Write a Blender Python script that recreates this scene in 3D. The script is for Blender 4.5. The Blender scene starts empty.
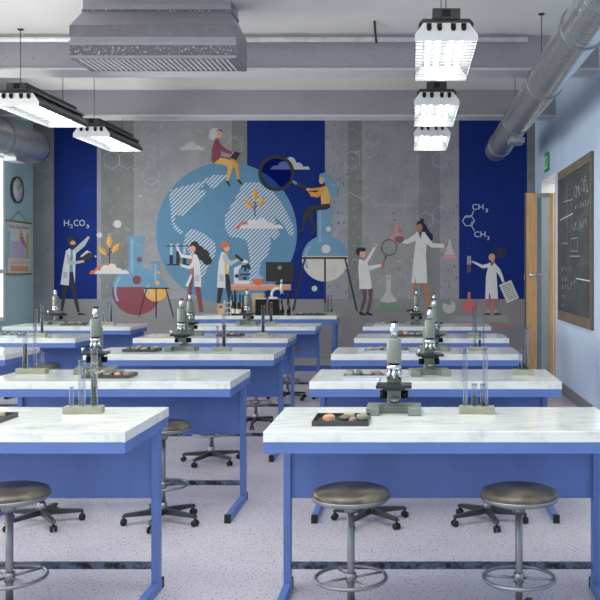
import bpy, bmesh, math, random
from mathutils import Vector, Matrix
PI = math.pi
SC = bpy.context.scene
C = SC.collection
random.seed(7)

# ------------------------------------------------------------------ camera, world, exposure, daylight and added fill lights
CAMZ = 1.6
cam = bpy.data.cameras.new('camera'); camo = bpy.data.objects.new('camera', cam); C.objects.link(camo)
camo.location = (0, 0, CAMZ); camo.rotation_euler = (PI/2, 0, 0)
cam.lens = 54; cam.sensor_width = 36; cam.sensor_fit = 'HORIZONTAL'
cam.shift_x = -112/600; cam.shift_y = -30/600; cam.clip_start = 0.05; cam.clip_end = 200
SC.camera = camo
SC.view_settings.view_transform = 'Standard'; SC.view_settings.look = 'None'
SC.view_settings.gamma = 1; SC.view_settings.use_curve_mapping = False
SC.view_settings.exposure = 0.35

def S(r, g, b):
    def f(c):
        c /= 255
        return c/12.92 if c <= .04045 else ((c+.055)/1.055)**2.4
    return (f(r), f(g), f(b), 1)

world = bpy.data.worlds.new('world'); SC.world = world; world.use_nodes = True
bg = world.node_tree.nodes['Background']
bg.inputs[0].default_value = S(240, 240, 240); bg.inputs[1].default_value = 1.0

def area(name, loc, direction, sx, sy, power, col):
    l = bpy.data.lights.new(name, 'AREA'); l.shape = 'RECTANGLE'; l.size = sx; l.size_y = sy
    l.energy = power; l.color = col[:3]
    o = bpy.data.objects.new(name, l); C.objects.link(o); o.location = loc
    o.rotation_euler = Vector(direction).to_track_quat('-Z', 'Y').to_euler()
    return o
XL, XR, YB, YF, HC = -6.02, 1.955, 14.3, -2.5, 4.05     # room: left, right, far wall, near wall, ceiling
WINS = [(-1.4, 1.6), (2.6, 5.6), (6.6, 9.2), (10.2, 13.28)]  # only the last window shows; nearer ones are added to bring in light
WZ0, WZ1 = 0.85, 3.3
for (a, b) in WINS:
    area('daylight_fill_left', (XL-.35, (a+b)/2, (WZ0+WZ1)/2), (1, 0, 0), WZ1-WZ0, b-a, (80 if b < 6 else 195), S(255, 246, 230))  # daylight at the last window, added fill at the others
area('rear_fill_light', (-2.0, YF-.35, 2.95), (0, 1, 0), 6.0, 1.6, 20, S(255, 246, 230))  # added light outside an unseen rear window, for soft frontal light
area('roof_fill_light', (-1.9, 2.6, HC+.5), (0, 0, -1), 5.4, 4.6, 305, S(255, 245, 228))  # added overhead light above the unseen rooflight
area('corridor_lamp', (2.9, 12.9, 3.15), (0, 0, -1), .8, 1.6, 22, S(255, 250, 240))

# ------------------------------------------------------------------ materials
MATS = {}
def newmat(name):
    m = bpy.data.materials.new(name); m.use_nodes = True
    return m, m.node_tree, m.node_tree.nodes['Principled BSDF']
def nd(nt, t, **k):
    n = nt.nodes.new(t)
    for a, v in k.items(): setattr(n, a, v)
    return n
def noise(nt, scale, detail=3, stretch=(1, 1, 1), rough=.5):
    tc = nd(nt, 'ShaderNodeTexCoord'); mp = nd(nt, 'ShaderNodeMapping')
    mp.inputs['Scale'].default_value = stretch
    nt.links.new(tc.outputs['Object'], mp.inputs[0])
    n = nd(nt, 'ShaderNodeTexNoise'); n.inputs['Scale'].default_value = scale
    n.inputs['Detail'].default_value = detail; n.inputs['Roughness'].default_value = rough
    nt.links.new(mp.outputs[0], n.inputs['Vector'])
    return n
def ramp(nt, src, stops):
    r = nd(nt, 'ShaderNodeValToRGB'); e = r.color_ramp.elements
    e[0].position, e[0].color = stops[0]; e[1].position, e[1].color = stops[-1]
    for p, c in stops[1:-1]:
        x = e.new(p); x.color = c
    nt.links.new(src, r.inputs[0]); return r
def bump(nt, bsdf, src, strength, dist=.01):
    b = nd(nt, 'ShaderNodeBump'); b.inputs['Strength'].default_value = strength; b.inputs['Distance'].default_value = dist
    nt.links.new(src, b.inputs['Height']); nt.links.new(b.outputs[0], bsdf.inputs['Normal'])
def mul(c, k): return (min(1, c[0]*k), min(1, c[1]*k), min(1, c[2]*k), 1)
def mat(name, col, rough=.5, metal=0, var=.12, scale=8, stretch=(1, 1, 1), bmp=0, spec=.5, coat=0):
    if name in MATS: return MATS[name]
    m, nt, b = newmat(name)
    n = noise(nt, scale, 4, stretch)
    r = ramp(nt, n.outputs[0], [(.3, mul(col, 1-var)), (.7, mul(col, 1+var))])
    nt.links.new(r.outputs[0], b.inputs['Base Color'])
    b.inputs['Roughness'].default_value = rough; b.inputs['Metallic'].default_value = metal
    b.inputs['Specular IOR Level'].default_value = spec
    b.inputs['Coat Weight'].default_value = coat
    if bmp: bump(nt, b, n.outputs[0], bmp)
    MATS[name] = m; return m
def speckle_mat(name, base, spk, scale, thr, rough, base2=None, bmp=0, scale2=1.2):
    m, nt, b = newmat(name)
    n1 = noise(nt, scale2, 3); r1 = ramp(nt, n1.outputs[0], [(.35, base), (.65, base2 or mul(base, 1.1))])
    n2 = noise(nt, scale, 2); r2 = ramp(nt, n2.outputs[0], [(thr, (0, 0, 0, 1)), (thr+.05, (1, 1, 1, 1))])
    mx = nd(nt, 'ShaderNodeMix', data_type='RGBA')
    nt.links.new(r2.outputs[0], mx.inputs[0]); nt.links.new(r1.outputs[0], mx.inputs[6]); mx.inputs[7].default_value = spk
    nt.links.new(mx.outputs[2], b.inputs['Base Color']); b.inputs['Roughness'].default_value = rough
    if bmp: bump(nt, b, n2.outputs[0], bmp)
    return m
def emis(name, col, s):
    m, nt, b = newmat(name)
    b.inputs['Base Color'].default_value = col
    b.inputs['Emission Color'].default_value = col; b.inputs['Emission Strength'].default_value = s
    return m
def thin_glass(name, tint, k=.25, ior=1.45):
    m, nt, b = newmat(name); nt.nodes.remove(b)
    out = nt.nodes['Material Output']
    tr = nd(nt, 'ShaderNodeBsdfTransparent'); tr.inputs[0].default_value = tint
    gl = nd(nt, 'ShaderNodeBsdfGlossy'); gl.inputs['Roughness'].default_value = .05
    lw = nd(nt, 'ShaderNodeLayerWeight'); lw.inputs[0].default_value = k
    mx = nd(nt, 'ShaderNodeMixShader')
    nt.links.new(lw.outputs['Facing'], mx.inputs[0]); nt.links.new(tr.outputs[0], mx.inputs[1]); nt.links.new(gl.outputs[0], mx.inputs[2])
    nt.links.new(mx.outputs[0], out.inputs[0]); return m

M = {}
M['floor'] = speckle_mat('terrazzo', S(210, 202, 209), S(80, 76, 104), 80, .615, .2, S(196, 188, 198))
M['ceiling'] = mat('ceiling_paint', S(222, 218, 218), .8, var=.04, scale=2)
M['beam'] = speckle_mat('beam_concrete', S(166, 162, 171), S(128, 123, 138), 40, .66, .75, S(156, 152, 162), .1)
M['beam_lit'] = mat('beam_lit_paint', S(205, 205, 210), .5, var=.04)
M['blue_wall'] = mat('right_wall_paint', S(190, 208, 234), .55, var=.04, scale=1.5)
M['teal_wall'] = mat('left_wall_paint', S(178, 210, 214), .6, var=.04, scale=1.5)
M['white'] = mat('white_paint', S(232, 232, 232), .45, var=.03)
M['skirt'] = mat('skirting_grey', S(120, 116, 124), .5, var=.06)
M['skirt_blue'] = mat('skirting_blue', S(62, 88, 165), .5, var=.08)
M['skirt_light'] = mat('skirting_pale', S(150, 148, 150), .5, var=.06)
# table top: polished white composite with faint grey veins and a slightly wavy polish
m, nt, b = newmat('polished_white_top')
n1 = noise(nt, 5, 6, (1, 2.2, 1), .65); r1 = ramp(nt, n1.outputs[0], [(.34, S(214, 217, 216)), (.46, S(238, 239, 236)), (.7, S(244, 245, 241))])
nt.links.new(r1.outputs[0], b.inputs['Base Color']); b.inputs['Roughness'].default_value = .08
n2 = noise(nt, 9, 2, (1, 2.4, 1)); bump(nt, b, n2.outputs[0], .4, .006)
b.inputs['Coat Weight'].default_value = .15; b.inputs['Coat Roughness'].default_value = .04; b.inputs['Specular IOR Level'].default_value = .55
M['top'] = m
M['blue'] = mat('blue_enamel', S(92, 120, 184), .42, var=.10, scale=6, stretch=(1, 1, .5))
M['capblack'] = mat('black_rubber', S(22, 23, 28), .6)
m, nt, b = newmat('worn_bar')
n1 = noise(nt, 26, 5, (1, 1, 1), .7); r1 = ramp(nt, n1.outputs[0], [(.42, S(16, 18, 26)), (.6, S(104, 118, 142))])
nt.links.new(r1.outputs[0], b.inputs['Base Color']); b.inputs['Roughness'].default_value = .4
M['bar'] = m
M['steel'] = mat('dull_steel', S(140, 141, 146), .38, .85, .12, 12)
M['darksteel'] = mat('dark_cast_metal', S(60, 66, 68), .42, .4, .15, 12)
m, nt, b = newmat('worn_leather')
n1 = noise(nt, 9, 6, (1, 1, 1), .65); r1 = ramp(nt, n1.outputs[0], [(.3, S(54, 46, 42)), (.5, S(84, 77, 67)), (.68, S(120, 115, 96))])
nt.links.new(r1.outputs[0], b.inputs['Base Color']); b.inputs['Roughness'].default_value = .32; bump(nt, b, n1.outputs[0], .25)
M['leather'] = m
M['scope'] = mat('grey_enamel', S(124, 131, 124), .38, .0, .08, 14)
M['scopedark'] = mat('dark_enamel', S(30, 34, 36), .35, .0, .12, 14)
M['chrome'] = mat('chrome', S(200, 206, 210), .22, 1, .05)
M['black'] = mat('black_plastic', S(16, 16, 18), .45, spec=.25)
M['mirror'] = mat('mirror_glass', S(150, 156, 146), .3, .3, .05)
M['scopewhite'] = mat('white_enamel', S(222, 224, 220), .3, 0, .04)
M['wood_block'] = mat('grey_green_wood', S(152, 152, 134), .65, 0, .14, 14, (1, 4, 4))
M['glass'] = thin_glass('tube_glass', S(222, 227, 236), .2)
M['pane'] = thin_glass('window_glass', S(240, 246, 250), .12)
M['door_glass'] = thin_glass('door_glass', S(205, 212, 214), .18)
M['liq_dark'] = mat('dark_liquid', S(40, 52, 66), .2)
M['liq_green'] = mat('green_liquid', S(28, 56, 54), .2)
M['liq_blue'] = mat('blue_liquid', S(60, 72, 110), .2)
M['tray'] = mat('black_tray', S(66, 68, 72), .35, .2)
M['tray_light'] = mat('pale_tray', S(176, 186, 205), .35, .1)
m, nt, b = newmat('galvanised_duct')
n1 = noise(nt, 7, 5, (1.2, 9, 1.2), .6); r1 = ramp(nt, n1.outputs[0], [(.3, S(178, 184, 186)), (.7, S(236, 238, 236))])
nt.links.new(r1.outputs[0], b.inputs['Base Color']); b.inputs['Metallic'].default_value = .9; b.inputs['Roughness'].default_value = .22
n2 = noise(nt, 3, 3, (2, 22, 2)); bump(nt, b, n2.outputs[0], .35, .02)
M['duct'] = m
M['hood'] = mat('hood_metal', S(165, 163, 172), .38, .55, .08, 5, (.6, 4, 3))
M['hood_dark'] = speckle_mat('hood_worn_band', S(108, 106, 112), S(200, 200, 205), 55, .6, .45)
M['grille'] = mat('grille_grey', S(165, 166, 172), .5, .0)
M['fix_dark'] = mat('fixture_housing', S(58, 62, 64), .45, .3)
M['fix_white'] = mat('reflector_white', S(84, 88, 90), .4, var=.02)
M['tube'] = emis('lit_tube', (1, .995, .985, 1), 8)
M['wood'] = mat('oak', S(216, 170, 118), .5, 0, .14, 6, (5, 5, .6))
M['wood_frame'] = mat('board_frame_wood', S(112, 98, 84), .6, 0, .15, 8)
M['slate'] = mat('chalkboard_slate', S(66, 70, 74), .7, 0, .3, 2.2, (1, 1, 2))
M['chalk'] = mat('chalk', S(205, 208, 208), .9)
M['chalk_faint'] = mat('faint_chalk', S(128, 132, 134), .9)
M['carton'] = mat('carton', S(190, 168, 140), .8)
M['amber'] = mat('dark_bottle_glass', S(22, 18, 18), .12)
M['label'] = mat('paper_label', S(220, 214, 196), .8)
M['paper'] = mat('poster_paper', S(222, 220, 208), .8)
M['red'] = mat('red_plastic', S(120, 24, 28), .4)
def flat(r, g, b, rough=.8): return mat('paint_%d_%d_%d' % (r, g, b), S(r, g, b), rough, var=.05, scale=6)

# ------------------------------------------------------------------ mesh helpers
def box(bm, x0, x1, y0, y1, z0, z1, mi=0):
    v = [bm.verts.new(p) for p in ((x0,y0,z0),(x1,y0,z0),(x1,y1,z0),(x0,y1,z0),(x0,y0,z1),(x1,y0,z1),(x1,y1,z1),(x0,y1,z1))]
    for q in ((0,3,2,1),(4,5,6,7),(0,1,5,4),(1,2,6,5),(2,3,7,6),(3,0,4,7)):
        f = bm.faces.new([v[i] for i in q]); f.material_index = mi
def lathe(bm, prof, n=20, mi=0, M4=None, smooth=True):
    rings = []
    for r, z in prof:
        if r < 1e-5: rings.append([bm.verts.new((0, 0, z))])
        else: rings.append([bm.verts.new((r*math.cos(2*PI*i/n), r*math.sin(2*PI*i/n), z)) for i in range(n)])
    vs = [v for r in rings for v in r]
    for a, b in zip(rings, rings[1:]):
        for i in range(n):
            j = (i+1) % n
            q = [a[i % len(a)], a[j % len(a)], b[j % len(b)], b[i % len(b)]]
            u = []
            for w in q:
                if w not in u: u.append(w)
            if len(u) > 2:
                f = bm.faces.new(u); f.material_index = mi; f.smooth = smooth
    if M4: bmesh.ops.transform(bm, matrix=M4, verts=vs)
def tube(bm, p, q, r, n=10, mi=0, r2=None):
    p, q = Vector(p), Vector(q); d = q-p
    Mx = Matrix.Translation(p) @ d.to_track_quat('Z', 'Y').to_matrix().to_4x4()
    lathe(bm, [(0, 0), (r, 0), (r2 or r, d.length), (0, d.length)], n, mi, Mx)
def torus(bm, c, R, r, n=36, k=8, mi=0, M4=None):
    vs = []
    g = [[bm.verts.new(((R+r*math.cos(2*PI*j/k))*math.cos(2*PI*i/n), (R+r*math.cos(2*PI*j/k))*math.sin(2*PI*i/n), r*math.sin(2*PI*j/k))) for j in range(k)] for i in range(n)]
    for i in range(n):
        for j in range(k):
            f = bm.faces.new((g[i][j], g[(i+1)%n][j], g[(i+1)%n][(j+1)%k], g[i][(j+1)%k])); f.smooth = True; f.material_index = mi
        vs += g[i]
    bmesh.ops.transform(bm, matrix=Matrix.Translation(c) @ (M4 or Matrix.Identity(4)), verts=vs)
def prism(bm, pts, axis, a, b, mi=0):
    """pts: 2D outline; axis 'x','y','z' = extrusion axis from a to b"""
    def P(p, t): return {'x': (t, p[0], p[1]), 'y': (p[0], t, p[1]), 'z': (p[0], p[1], t)}[axis]
    A = [bm.verts.new(P(p, a)) for p in pts]; B = [bm.verts.new(P(p, b)) for p in pts]
    fs = [bm.faces.new(A), bm.faces.new(B[::-1])]
    n = len(pts)
    for i in range(n): fs.append(bm.faces.new((A[i], B[i], B[(i+1)%n], A[(i+1)%n])))
    for f in fs: f.material_index = mi
def obj(name, bm, m, parent=None, bevel=0, loc=None):
    bmesh.ops.recalc_face_normals(bm, faces=bm.faces)
    me = bpy.data.meshes.new(name); bm.to_mesh(me); bm.free()
    for x in (m if isinstance(m, (list, tuple)) else [m]): me.materials.append(x)
    o = bpy.data.objects.new(name, me); C.objects.link(o)
    if parent: o.parent = parent
    if loc: o.location = loc
    if bevel:
        md = o.modifiers.new('bevel', 'BEVEL'); md.width = bevel; md.segments = 2; md.limit_method = 'ANGLE'
    return o
def B(): return bmesh.new()
def tag(o, label, cat, group=None, kind=None):
    if label: o['label'] = label
    if cat: o['category'] = cat
    if group: o['group'] = group
    if kind: o['kind'] = kind
    return o
def thing(name, label, cat, loc=(0, 0, 0), rz=0, group=None):
    o = bpy.data.objects.new(name, None); C.objects.link(o); o.empty_display_size = .1
    o.location = loc; o.rotation_euler = (0, 0, rz); return tag(o, label, cat, group)
def struct(name, bm, m, **k):
    o = obj(name, bm, m, **k); o['kind'] = 'structure'; return o
def copy_tree(o, parent=None):
    c = o.copy(); C.objects.link(c)
    if parent: c.parent = parent
    for ch in list(o.children): copy_tree(ch, c)
    return c
def rescale(root, s): root.scale = (s, s, s)

# ------------------------------------------------------------------ room shell
b = B(); box(b, XL-.3, XR+1.5, YF-.3, YB+.2, -.1, 0); struct('floor', b, M['floor'])
b = B()
SX0, SX1, SY0, SY1 = -4.7, .9, .3, 4.9      # unseen rooflight opening, added to let light onto the near tables
box(b, XL-.3, XR+1.5, YF-.3, SY0, HC, HC+.1); box(b, XL-.3, XR+1.5, SY1, YB+.2, HC, HC+.1); box(b, XL-.3, SX0, SY0, SY1, HC, HC+.1); box(b, SX1, XR+1.5, SY0, SY1, HC, HC+.1)
struct('ceiling', b, M['ceiling'])
b = B()
for x in (SX0, SX0+1.4, SX0+2.8, SX0+4.2, SX1-.06): box(b, x, x+.06, SY0, SY1, HC+.01, HC+.12)
for y in (SY0, SY1-.06): box(b, SX0, SX1, y, y+.06, HC, HC+.12)
w = struct('window_6', b, M['white'])  # unseen rooflight frame, added as an opening for the overhead light
g = B(); box(g, SX0, SX1, SY0, SY1, HC+.06, HC+.066); obj('window_pane', g, M['pane'], w)
b = B(); box(b, XL-.2, XR+.2, YB, YB+.2, 0, HC); struct('wall_far', b, mat('far_wall_plaster', S(134, 133, 137), .7, var=.07, scale=3))
b = B()
box(b, XL-.2, -5.2, YF-.2, YF, 0, HC); box(b, 1.2, XR+.2, YF-.2, YF, 0, HC); box(b, -5.2, 1.2, YF-.2, YF, 0, 2.1); box(b, -5.2, 1.2, YF-.2, YF, 3.8, HC)
struct('wall_near', b, M['white'])
DY0, DY1, DH = 12.3, 13.52, 2.92
b = B()
box(b, XR, XR+.2, YF, DY0, 0, HC); box(b, XR, XR+.2, DY1, YB, 0, HC); box(b, XR, XR+.2, DY0, DY1, DH, HC)
struct('wall_right', b, M['blue_wall'])
b = B()
box(b, XR+.2, XR+1.5, DY0-.8, DY0-.7, 0, 3.3); box(b, XR+.2, XR+1.5, 14.2, 14.3, 0, 3.3); box(b, XR+1.4, XR+1.5, DY0-.7, 14.2, 0, 3.3); box(b, XR+.2, XR+1.5, DY0-.8, 14.3, 3.3, 3.4)
struct('wall_corridor', b, M['white'])
b = B()     # door lining
box(b, XR-.012, XR+.21, DY1-.02, DY1+.004, 0, DH); box(b, XR-.012, XR+.21, DY0, DY1, DH-.015, DH+.012)
struct('trim_1', b, M['white'])
b = B(); box(b, XR-.012, XR+.21, DY0-.03, DY0+.02, 0, 2.66); struct('trim_2', b, M['wood'])
b = B()
ys = [YF] + [v for w in WINS for v in w] + [YB]
for i in range(0, len(ys), 2): box(b, XL-.2, XL, ys[i], ys[i+1], 0, HC)
for a, c in WINS: box(b, XL-.2, XL, a, c, 0, WZ0); box(b, XL-.2, XL, a, c, WZ1, HC)
struct('wall_left', b, M['teal_wall'])
for i, (a, c) in enumerate(WINS):
    f = B()
    for y in (a, (a+c)/2-.03, c-.06): box(f, XL-.14, XL+.012, y, y+.06, WZ0, WZ1)
    for z in (WZ0, WZ0+.7, WZ1-.06): box(f, XL-.13, XL+.008, a, c, z, z+.06)
    w = struct('window_%d' % (i+1), f, M['white'])
    g = B(); box(g, XL-.1, XL-.095, a, c, WZ0, WZ1); obj('window_pane', g, M['pane'], w)
f = B()
for x in (-5.2, -3.1, -1.0, 1.14): box(f, x, x+.06, YF-.14, YF+.01, 2.1, 3.8)
for z in (2.1, 3.74): box(f, -5.2, 1.2, YF-.13, YF+.008, z, z+.06)
w = struct('window_5', f, M['white'])  # unseen rear window, added as an opening for the frontal light
g = B(); box(g, -5.2, 1.2, YF-.1, YF-.095, 2.1, 3.8); obj('window_pane', g, M['pane'], w)
b = B(); box(b, XR-.015, XR, YF, DY0-.03, 0, .135); struct('baseboard_right', b, M['skirt'])
b = B(); box(b, XL, XL+.015, YF, YB, 0, .12); struct('baseboard_left', b, M['skirt'])
b = B(); box(b, XL, XR, YB-.03, YB, 0, .085); struct('baseboard_far', b, M['skirt_blue'])
b = B(); box(b, XL, XR, YB-.02, YB, .085, .19); struct('trim_3', b, M['skirt_light'])
# ceiling beams with undersides and lower edge painted paler to look lit
for i, (y0, y1) in enumerate(((9.42, 9.78), (12.25, 12.58))):
    b = B(); box(b, XL, XR, y0, y1, 3.70, HC); t = struct('trim_%d' % (i+4), b, M['beam'])
    s = B(); box(s, XL, XR, y0-.012, y0, 3.69, 3.715); box(s, XL, XR, y0, y1, 3.69, 3.70); o = obj('beam_lit_underside', s, M['beam_lit'], t)
# conduit along the first beam
b = B(); tube(b, (XL, 9.33, 3.99), (1.2, 9.33, 3.99), .028, 12)
o = obj('ceiling_conduit', b, mat('conduit_metal', S(238, 238, 242), .3, .0)); tag(o, 'shiny white pipe running along the front of the nearer ceiling beam', 'pipe')
b = B(); tube(b, (-.37, 8.85, 3.3+.75), (-.37, 8.85, 3.93), .004); tube(b, (-.37, 8.85, 4.05), (-.37, 9.33, 3.96), .012, 8)
o = obj('pipe_hanger', b, M['fix_dark']); tag(o, 'thin dark hanger strap crossing the ceiling to the white pipe', 'hanger')

# ------------------------------------------------------------------ furniture
YFAR = {1: 4.6, 2: 6.34, 3: 8.16, 4: 9.9, 5: 11.8}
TD, TW = .70, 1.585
ORD = {1: 'nearest', 2: 'second', 3: 'third', 4: 'fourth', 5: 'farthest'}
def make_table():
    t = thing('lab_table', '', 'table')
    b = B(); box(b, -TW/2, TW/2, 0, TD, .852, .90); obj('tabletop', b, M['top'], t, .003)
    b = B(); box(b, -TW/2+.002, TW/2-.002, .002, TD-.002, .803, .852); obj('apron', b, M['blue'], t, .002)
    b = B(); box(b, -TW/2+.04, TW/2-.04, TD-.135, TD-.115, .468, .803); obj('modesty_panel', b, M['blue'], t)
    b = B(); box(b, -TW/2+.05, TW/2-.05, TD-.14, TD-.11, .117, .146); obj('foot_rail', b, M['bar'], t)
    for s in (-1, 1):
        x = s*(TW/2-.028)
        l = B(); box(l, x-.018, x+.018, TD-.155, TD-.095, .05, .803); box(l, x-.018, x+.018, .06, TD-.08, .0, .05)
        lo = obj('leg', l, M['blue'], t, .002)
        for (y0, y1) in ((.035, .062), (TD-.082, TD-.055)):
            c = B(); box(c, x-.02, x+.02, y0, y1, 0, .054); obj('foot_cap', c, M['capblack'], lo, .003)
    return t
T0 = make_table(); used = [False]
def place(proto, usedflag, loc, rz=0):
    o = proto if not usedflag[0] else copy_tree(proto)
    usedflag[0] = True; o.location = loc; o.rotation_euler.z = rz; return o
RC = {1: (.147, 0), 2: (.148, 0), 3: (.12, 0), 4: (.20, 0), 5: (.185, 0)}
LC = {1: -2.035, 2: -1.93, 3: -1.937, 4: -2.063, 5: -1.98}
KC = {3: -4.165, 4: -4.235, 5: -4.265}
TB = {}
def tname(col, r):
    side = {'R': 'in the right-hand row', 'L': 'in the middle row', 'K': 'in the far left row'}[col]
    return '%s table %s' % (ORD[r] if not (col == 'K' and r == 3) else 'nearest visible', side)
for col, D in (('R', RC), ('L', LC), ('K', KC)):
    for r, x in D.items():
        x = x[0] if isinstance(x, tuple) else x
        o = place(T0, used, (x, YFAR[r]-TD, 0))
        tag(o, 'white-topped blue steel lab table, ' + tname(col, r).replace(' table', ' one'), 'table', 'blue lab tables with white tops')
        TB[col, r] = x

def make_stool():
    t = thing('lab_stool', '', 'stool')
    b = B(); lathe(b, [(0, .59), (.155, .59), (.168, .595), (.170, .604), (.172, .611), (.166, .624), (.14, .634), (.08, .640), (0, .641)], 40)
    obj('seat', b, M['leather'], t)
    b = B(); lathe(b, [(0, .580), (.15, .580), (.17, .587), (.174, .596), (.174, .604), (.168, .606)], 40); tube(b, (0, 0, .53), (0, 0, .581), .03, 16)
    obj('seat_rim', b, M['steel'], t)
    b = B(); tube(b, (0, 0, .08), (0, 0, .55), .0165, 16); tube(b, (0, 0, .06), (0, 0, .13), .026, 16); obj('pole', b, M['steel'], t)
    b = B(); torus(b, (0, 0, .24), .156, .0085, 40)
    for k in range(4):
        a = k*PI/2+.5; tube(b, (.01*math.cos(a), .01*math.sin(a), .24), (.156*math.cos(a), .156*math.sin(a), .24), .006, 8)
    tube(b, (0, 0, .22), (0, 0, .26), .024, 16)
    obj('foot_ring', b, M['steel'], t)
    for k in range(5):
        a = k*2*PI/5+.35; ca, sa = math.cos(a), math.sin(a)
        b = B()
        prism(b, [(.015, .055), (.015, .095), (.236, .072), (.25, .055), (.236, .052)], 'y', -.014, .014)
        bmesh.ops.rotate(b, verts=b.verts, cent=(0, 0, 0), matrix=Matrix.Rotation(a, 3, 'Z'))
        l = obj('base_arm', b, M['darksteel'], t, .002)
        c = B()
        for s in (-1, 1):
            mx = Matrix.Translation((0.238*ca - s*.013*sa, 0.238*sa + s*.013*ca, .021)) @ Matrix.Rotation(a, 4, 'Z') @ Matrix.Rotation(PI/2, 4, 'X')
            lathe(c, [(0, -.007), (.017, -.007), (.021, -.003), (.021, .003), (.017, .007), (0, .007)], 14, 0, mx)
        tube(c, (0.238*ca, 0.238*sa, .03), (0.238*ca, 0.238*sa, .056), .007, 8)
        obj('caster', c, M['capblack'], l)
    return t
ST0 = make_stool(); su = [False]
for (x, y, rz, lab) in (
    (-.27, 3.98, 0, 'round brown-topped stool, left one of the pair at the nearest right-hand table'),
    (.473, 3.98, .9, 'round brown-topped stool, right one of the pair at the nearest right-hand table'),
    (-1.785, 3.99, .4, 'round brown-topped stool at the nearest table in the middle row, cut by the picture edge'),
    (-.26, 5.72, .1, 'stool under the second right-hand table, only its left wheeled base showing'),
    (.48, 5.72, .75, 'stool under the second right-hand table, only its right wheeled base showing'),
    (-2.335, 5.68, .0, 'stool behind the nearest middle-row table, wheels showing below the blue panel'),
    (-1.577, 5.70, .55, 'stool at the second middle-row table, half its seat peeping past the table leg'),
    (-1.67, 7.50, .2, 'stool at the third middle-row table, star base seen under the second table'),
    (-1.60, 9.22, .6, 'stool at the fourth middle-row table, foot ring and wheels beside the legs'),
    (-1.54, 11.15, .3, 'stool at the farthest middle-row table, seat edge beside the blue panel'),
    (-3.80, 9.25, .1, 'stool pushed to the fourth table of the far left row, dark seat showing')):
    o = place(ST0, su, (x, y, 0), rz); tag(o, lab, 'stool', 'wheeled lab stools')

# teacher's desk at the far end
b = thing('demonstration_desk', 'long blue framed desk with white top crowded with bottles and boxes by mural', 'desk', (-2.02, 12.4, 0))
def bb(name, args, m, parent, bev=0):
    q = B()
    for a in args: box(q, *a)
    return obj(name, q, m, parent, bev)
DKH = .97
bb('tabletop', [(-.98, .98, 0, .6, DKH-.05, DKH)], M['top'], b, .003)
bb('apron', [(-.975, .975, .005, .595, DKH-.13, DKH-.05)], M['blue'], b)
for x in (-.95, .91):
    for y in (.02, .53): bb('leg', [(x, x+.045, y, y+.05, 0, DKH-.13)], M['blue'], b)

# ------------------------------------------------------------------ microscopes
def make_scope():
    t = thing('microscope', '', 'microscope')
    g, dk, ch = M['scope'], M['scopedark'], M['chrome']
    q = B()
    prism(q, [(-.13, -.09), (-.068, -.09), (-.068, -.015), (-.045, .0), (.045, .0), (.068, -.015), (.068, -.09), (.13, -.09), (.13, .09), (-.13, .09)], 'z', 0, .038)
    obj('base', q, g, t, .004)
    bb('pillar', [(-.033, .033, .005, .075, .038, .12)], g, t, .004)
    q = B(); box(q, -.035, .035, .045, .085, .11, .30); tube(q, (0, .065, .30), (0, .02, .33), .03, 14); obj('arm', q, g, t, .006)
    q = B(); box(q, -.085, .085, -.075, .06, .126, .142); box(q, -.055, .055, -.04, .05, .112, .126); st = obj('stage', q, dk, t, .004)
    q = B(); tube(q, (-.075, -.05, .142), (-.075, -.05, .17), .007); tube(q, (-.085, -.05, .168), (-.06, -.05, .168), .006); obj('stage_clip', q, ch, st)
    for s in (-1, 1):
        q = B(); tube(q, (s*.033, .04, .085), (s*.068, .04, .085), .02, 16); obj('focus_knob', q, M['black'], t)
    q = B(); lathe(q, [(0, -.004), (.024, -.004), (.028, 0), (.024, .004), (0, .004)], 24, 0, Matrix.Translation((.005, -.025, .068)) @ Matrix.Rotation(.5, 4, 'X')); obj('mirror_rim', q, M['black'], t)
    q = B(); lathe(q, [(0, .004), (.023, .004), (.023, .006), (0, .006)], 24, 0, Matrix.Translation((.005, -.025, .068)) @ Matrix.Rotation(.5, 4, 'X')); obj('mirror', q, M['mirror'], t)
    q = B(); lathe(q, [(0, .205), (.03, .207), (.036, .222), (.03, .235), (0, .236)], 24, 0, Matrix.Translation((0, -.01, 0))); n = obj('nosepiece', q, ch, t)
    for k, (dx, dy) in enumerate(((-.022, -.012), (.024, -.012), (0, -.028))):
        q = B(); tube(q, (dx*.8, dy*.8-.01, .212), (dx*1.3, dy*1.3-.01, .165), .011, 12, 0, .007); obj('objective_lens', q, ch, n)
    q = B(); lathe(q, [(0, .236), (.028, .236), (.03, .243), (.0, .243)], 24, 0, Matrix.Translation((0, -.01, 0))); obj('collar', q, M['black'], t)
    q = B(); lathe(q, [(0, .243), (.032, .243), (.034, .25), (.034, .352), (.030, .36), (0, .36)], 28, 0, Matrix.Translation((0, -.01, 0))); obj('body_tube', q, g, t)
    q = B(); lathe(q, [(0, .36), (.0175, .36), (.0175, .435), (0, .435)], 20, 0, Matrix.Translation((0, -.01, 0))); e = obj('eyepiece', q, ch, t)
    q = B(); lathe(q, [(0, .434), (.018, .434), (.018, .442), (0, .443)], 20, 0, Matrix.Translation((0, -.01, 0))); obj('eyepiece_cap', q, M['black'], e)
    return t
MS0 = make_scope(); mu = [False]
def P(px, py, h=.90):
    """ground point under image pixel for a surface at height h"""
    y = (CAMZ-h)*900/(py-270); return ((px-412)*y/900, y)
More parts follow.
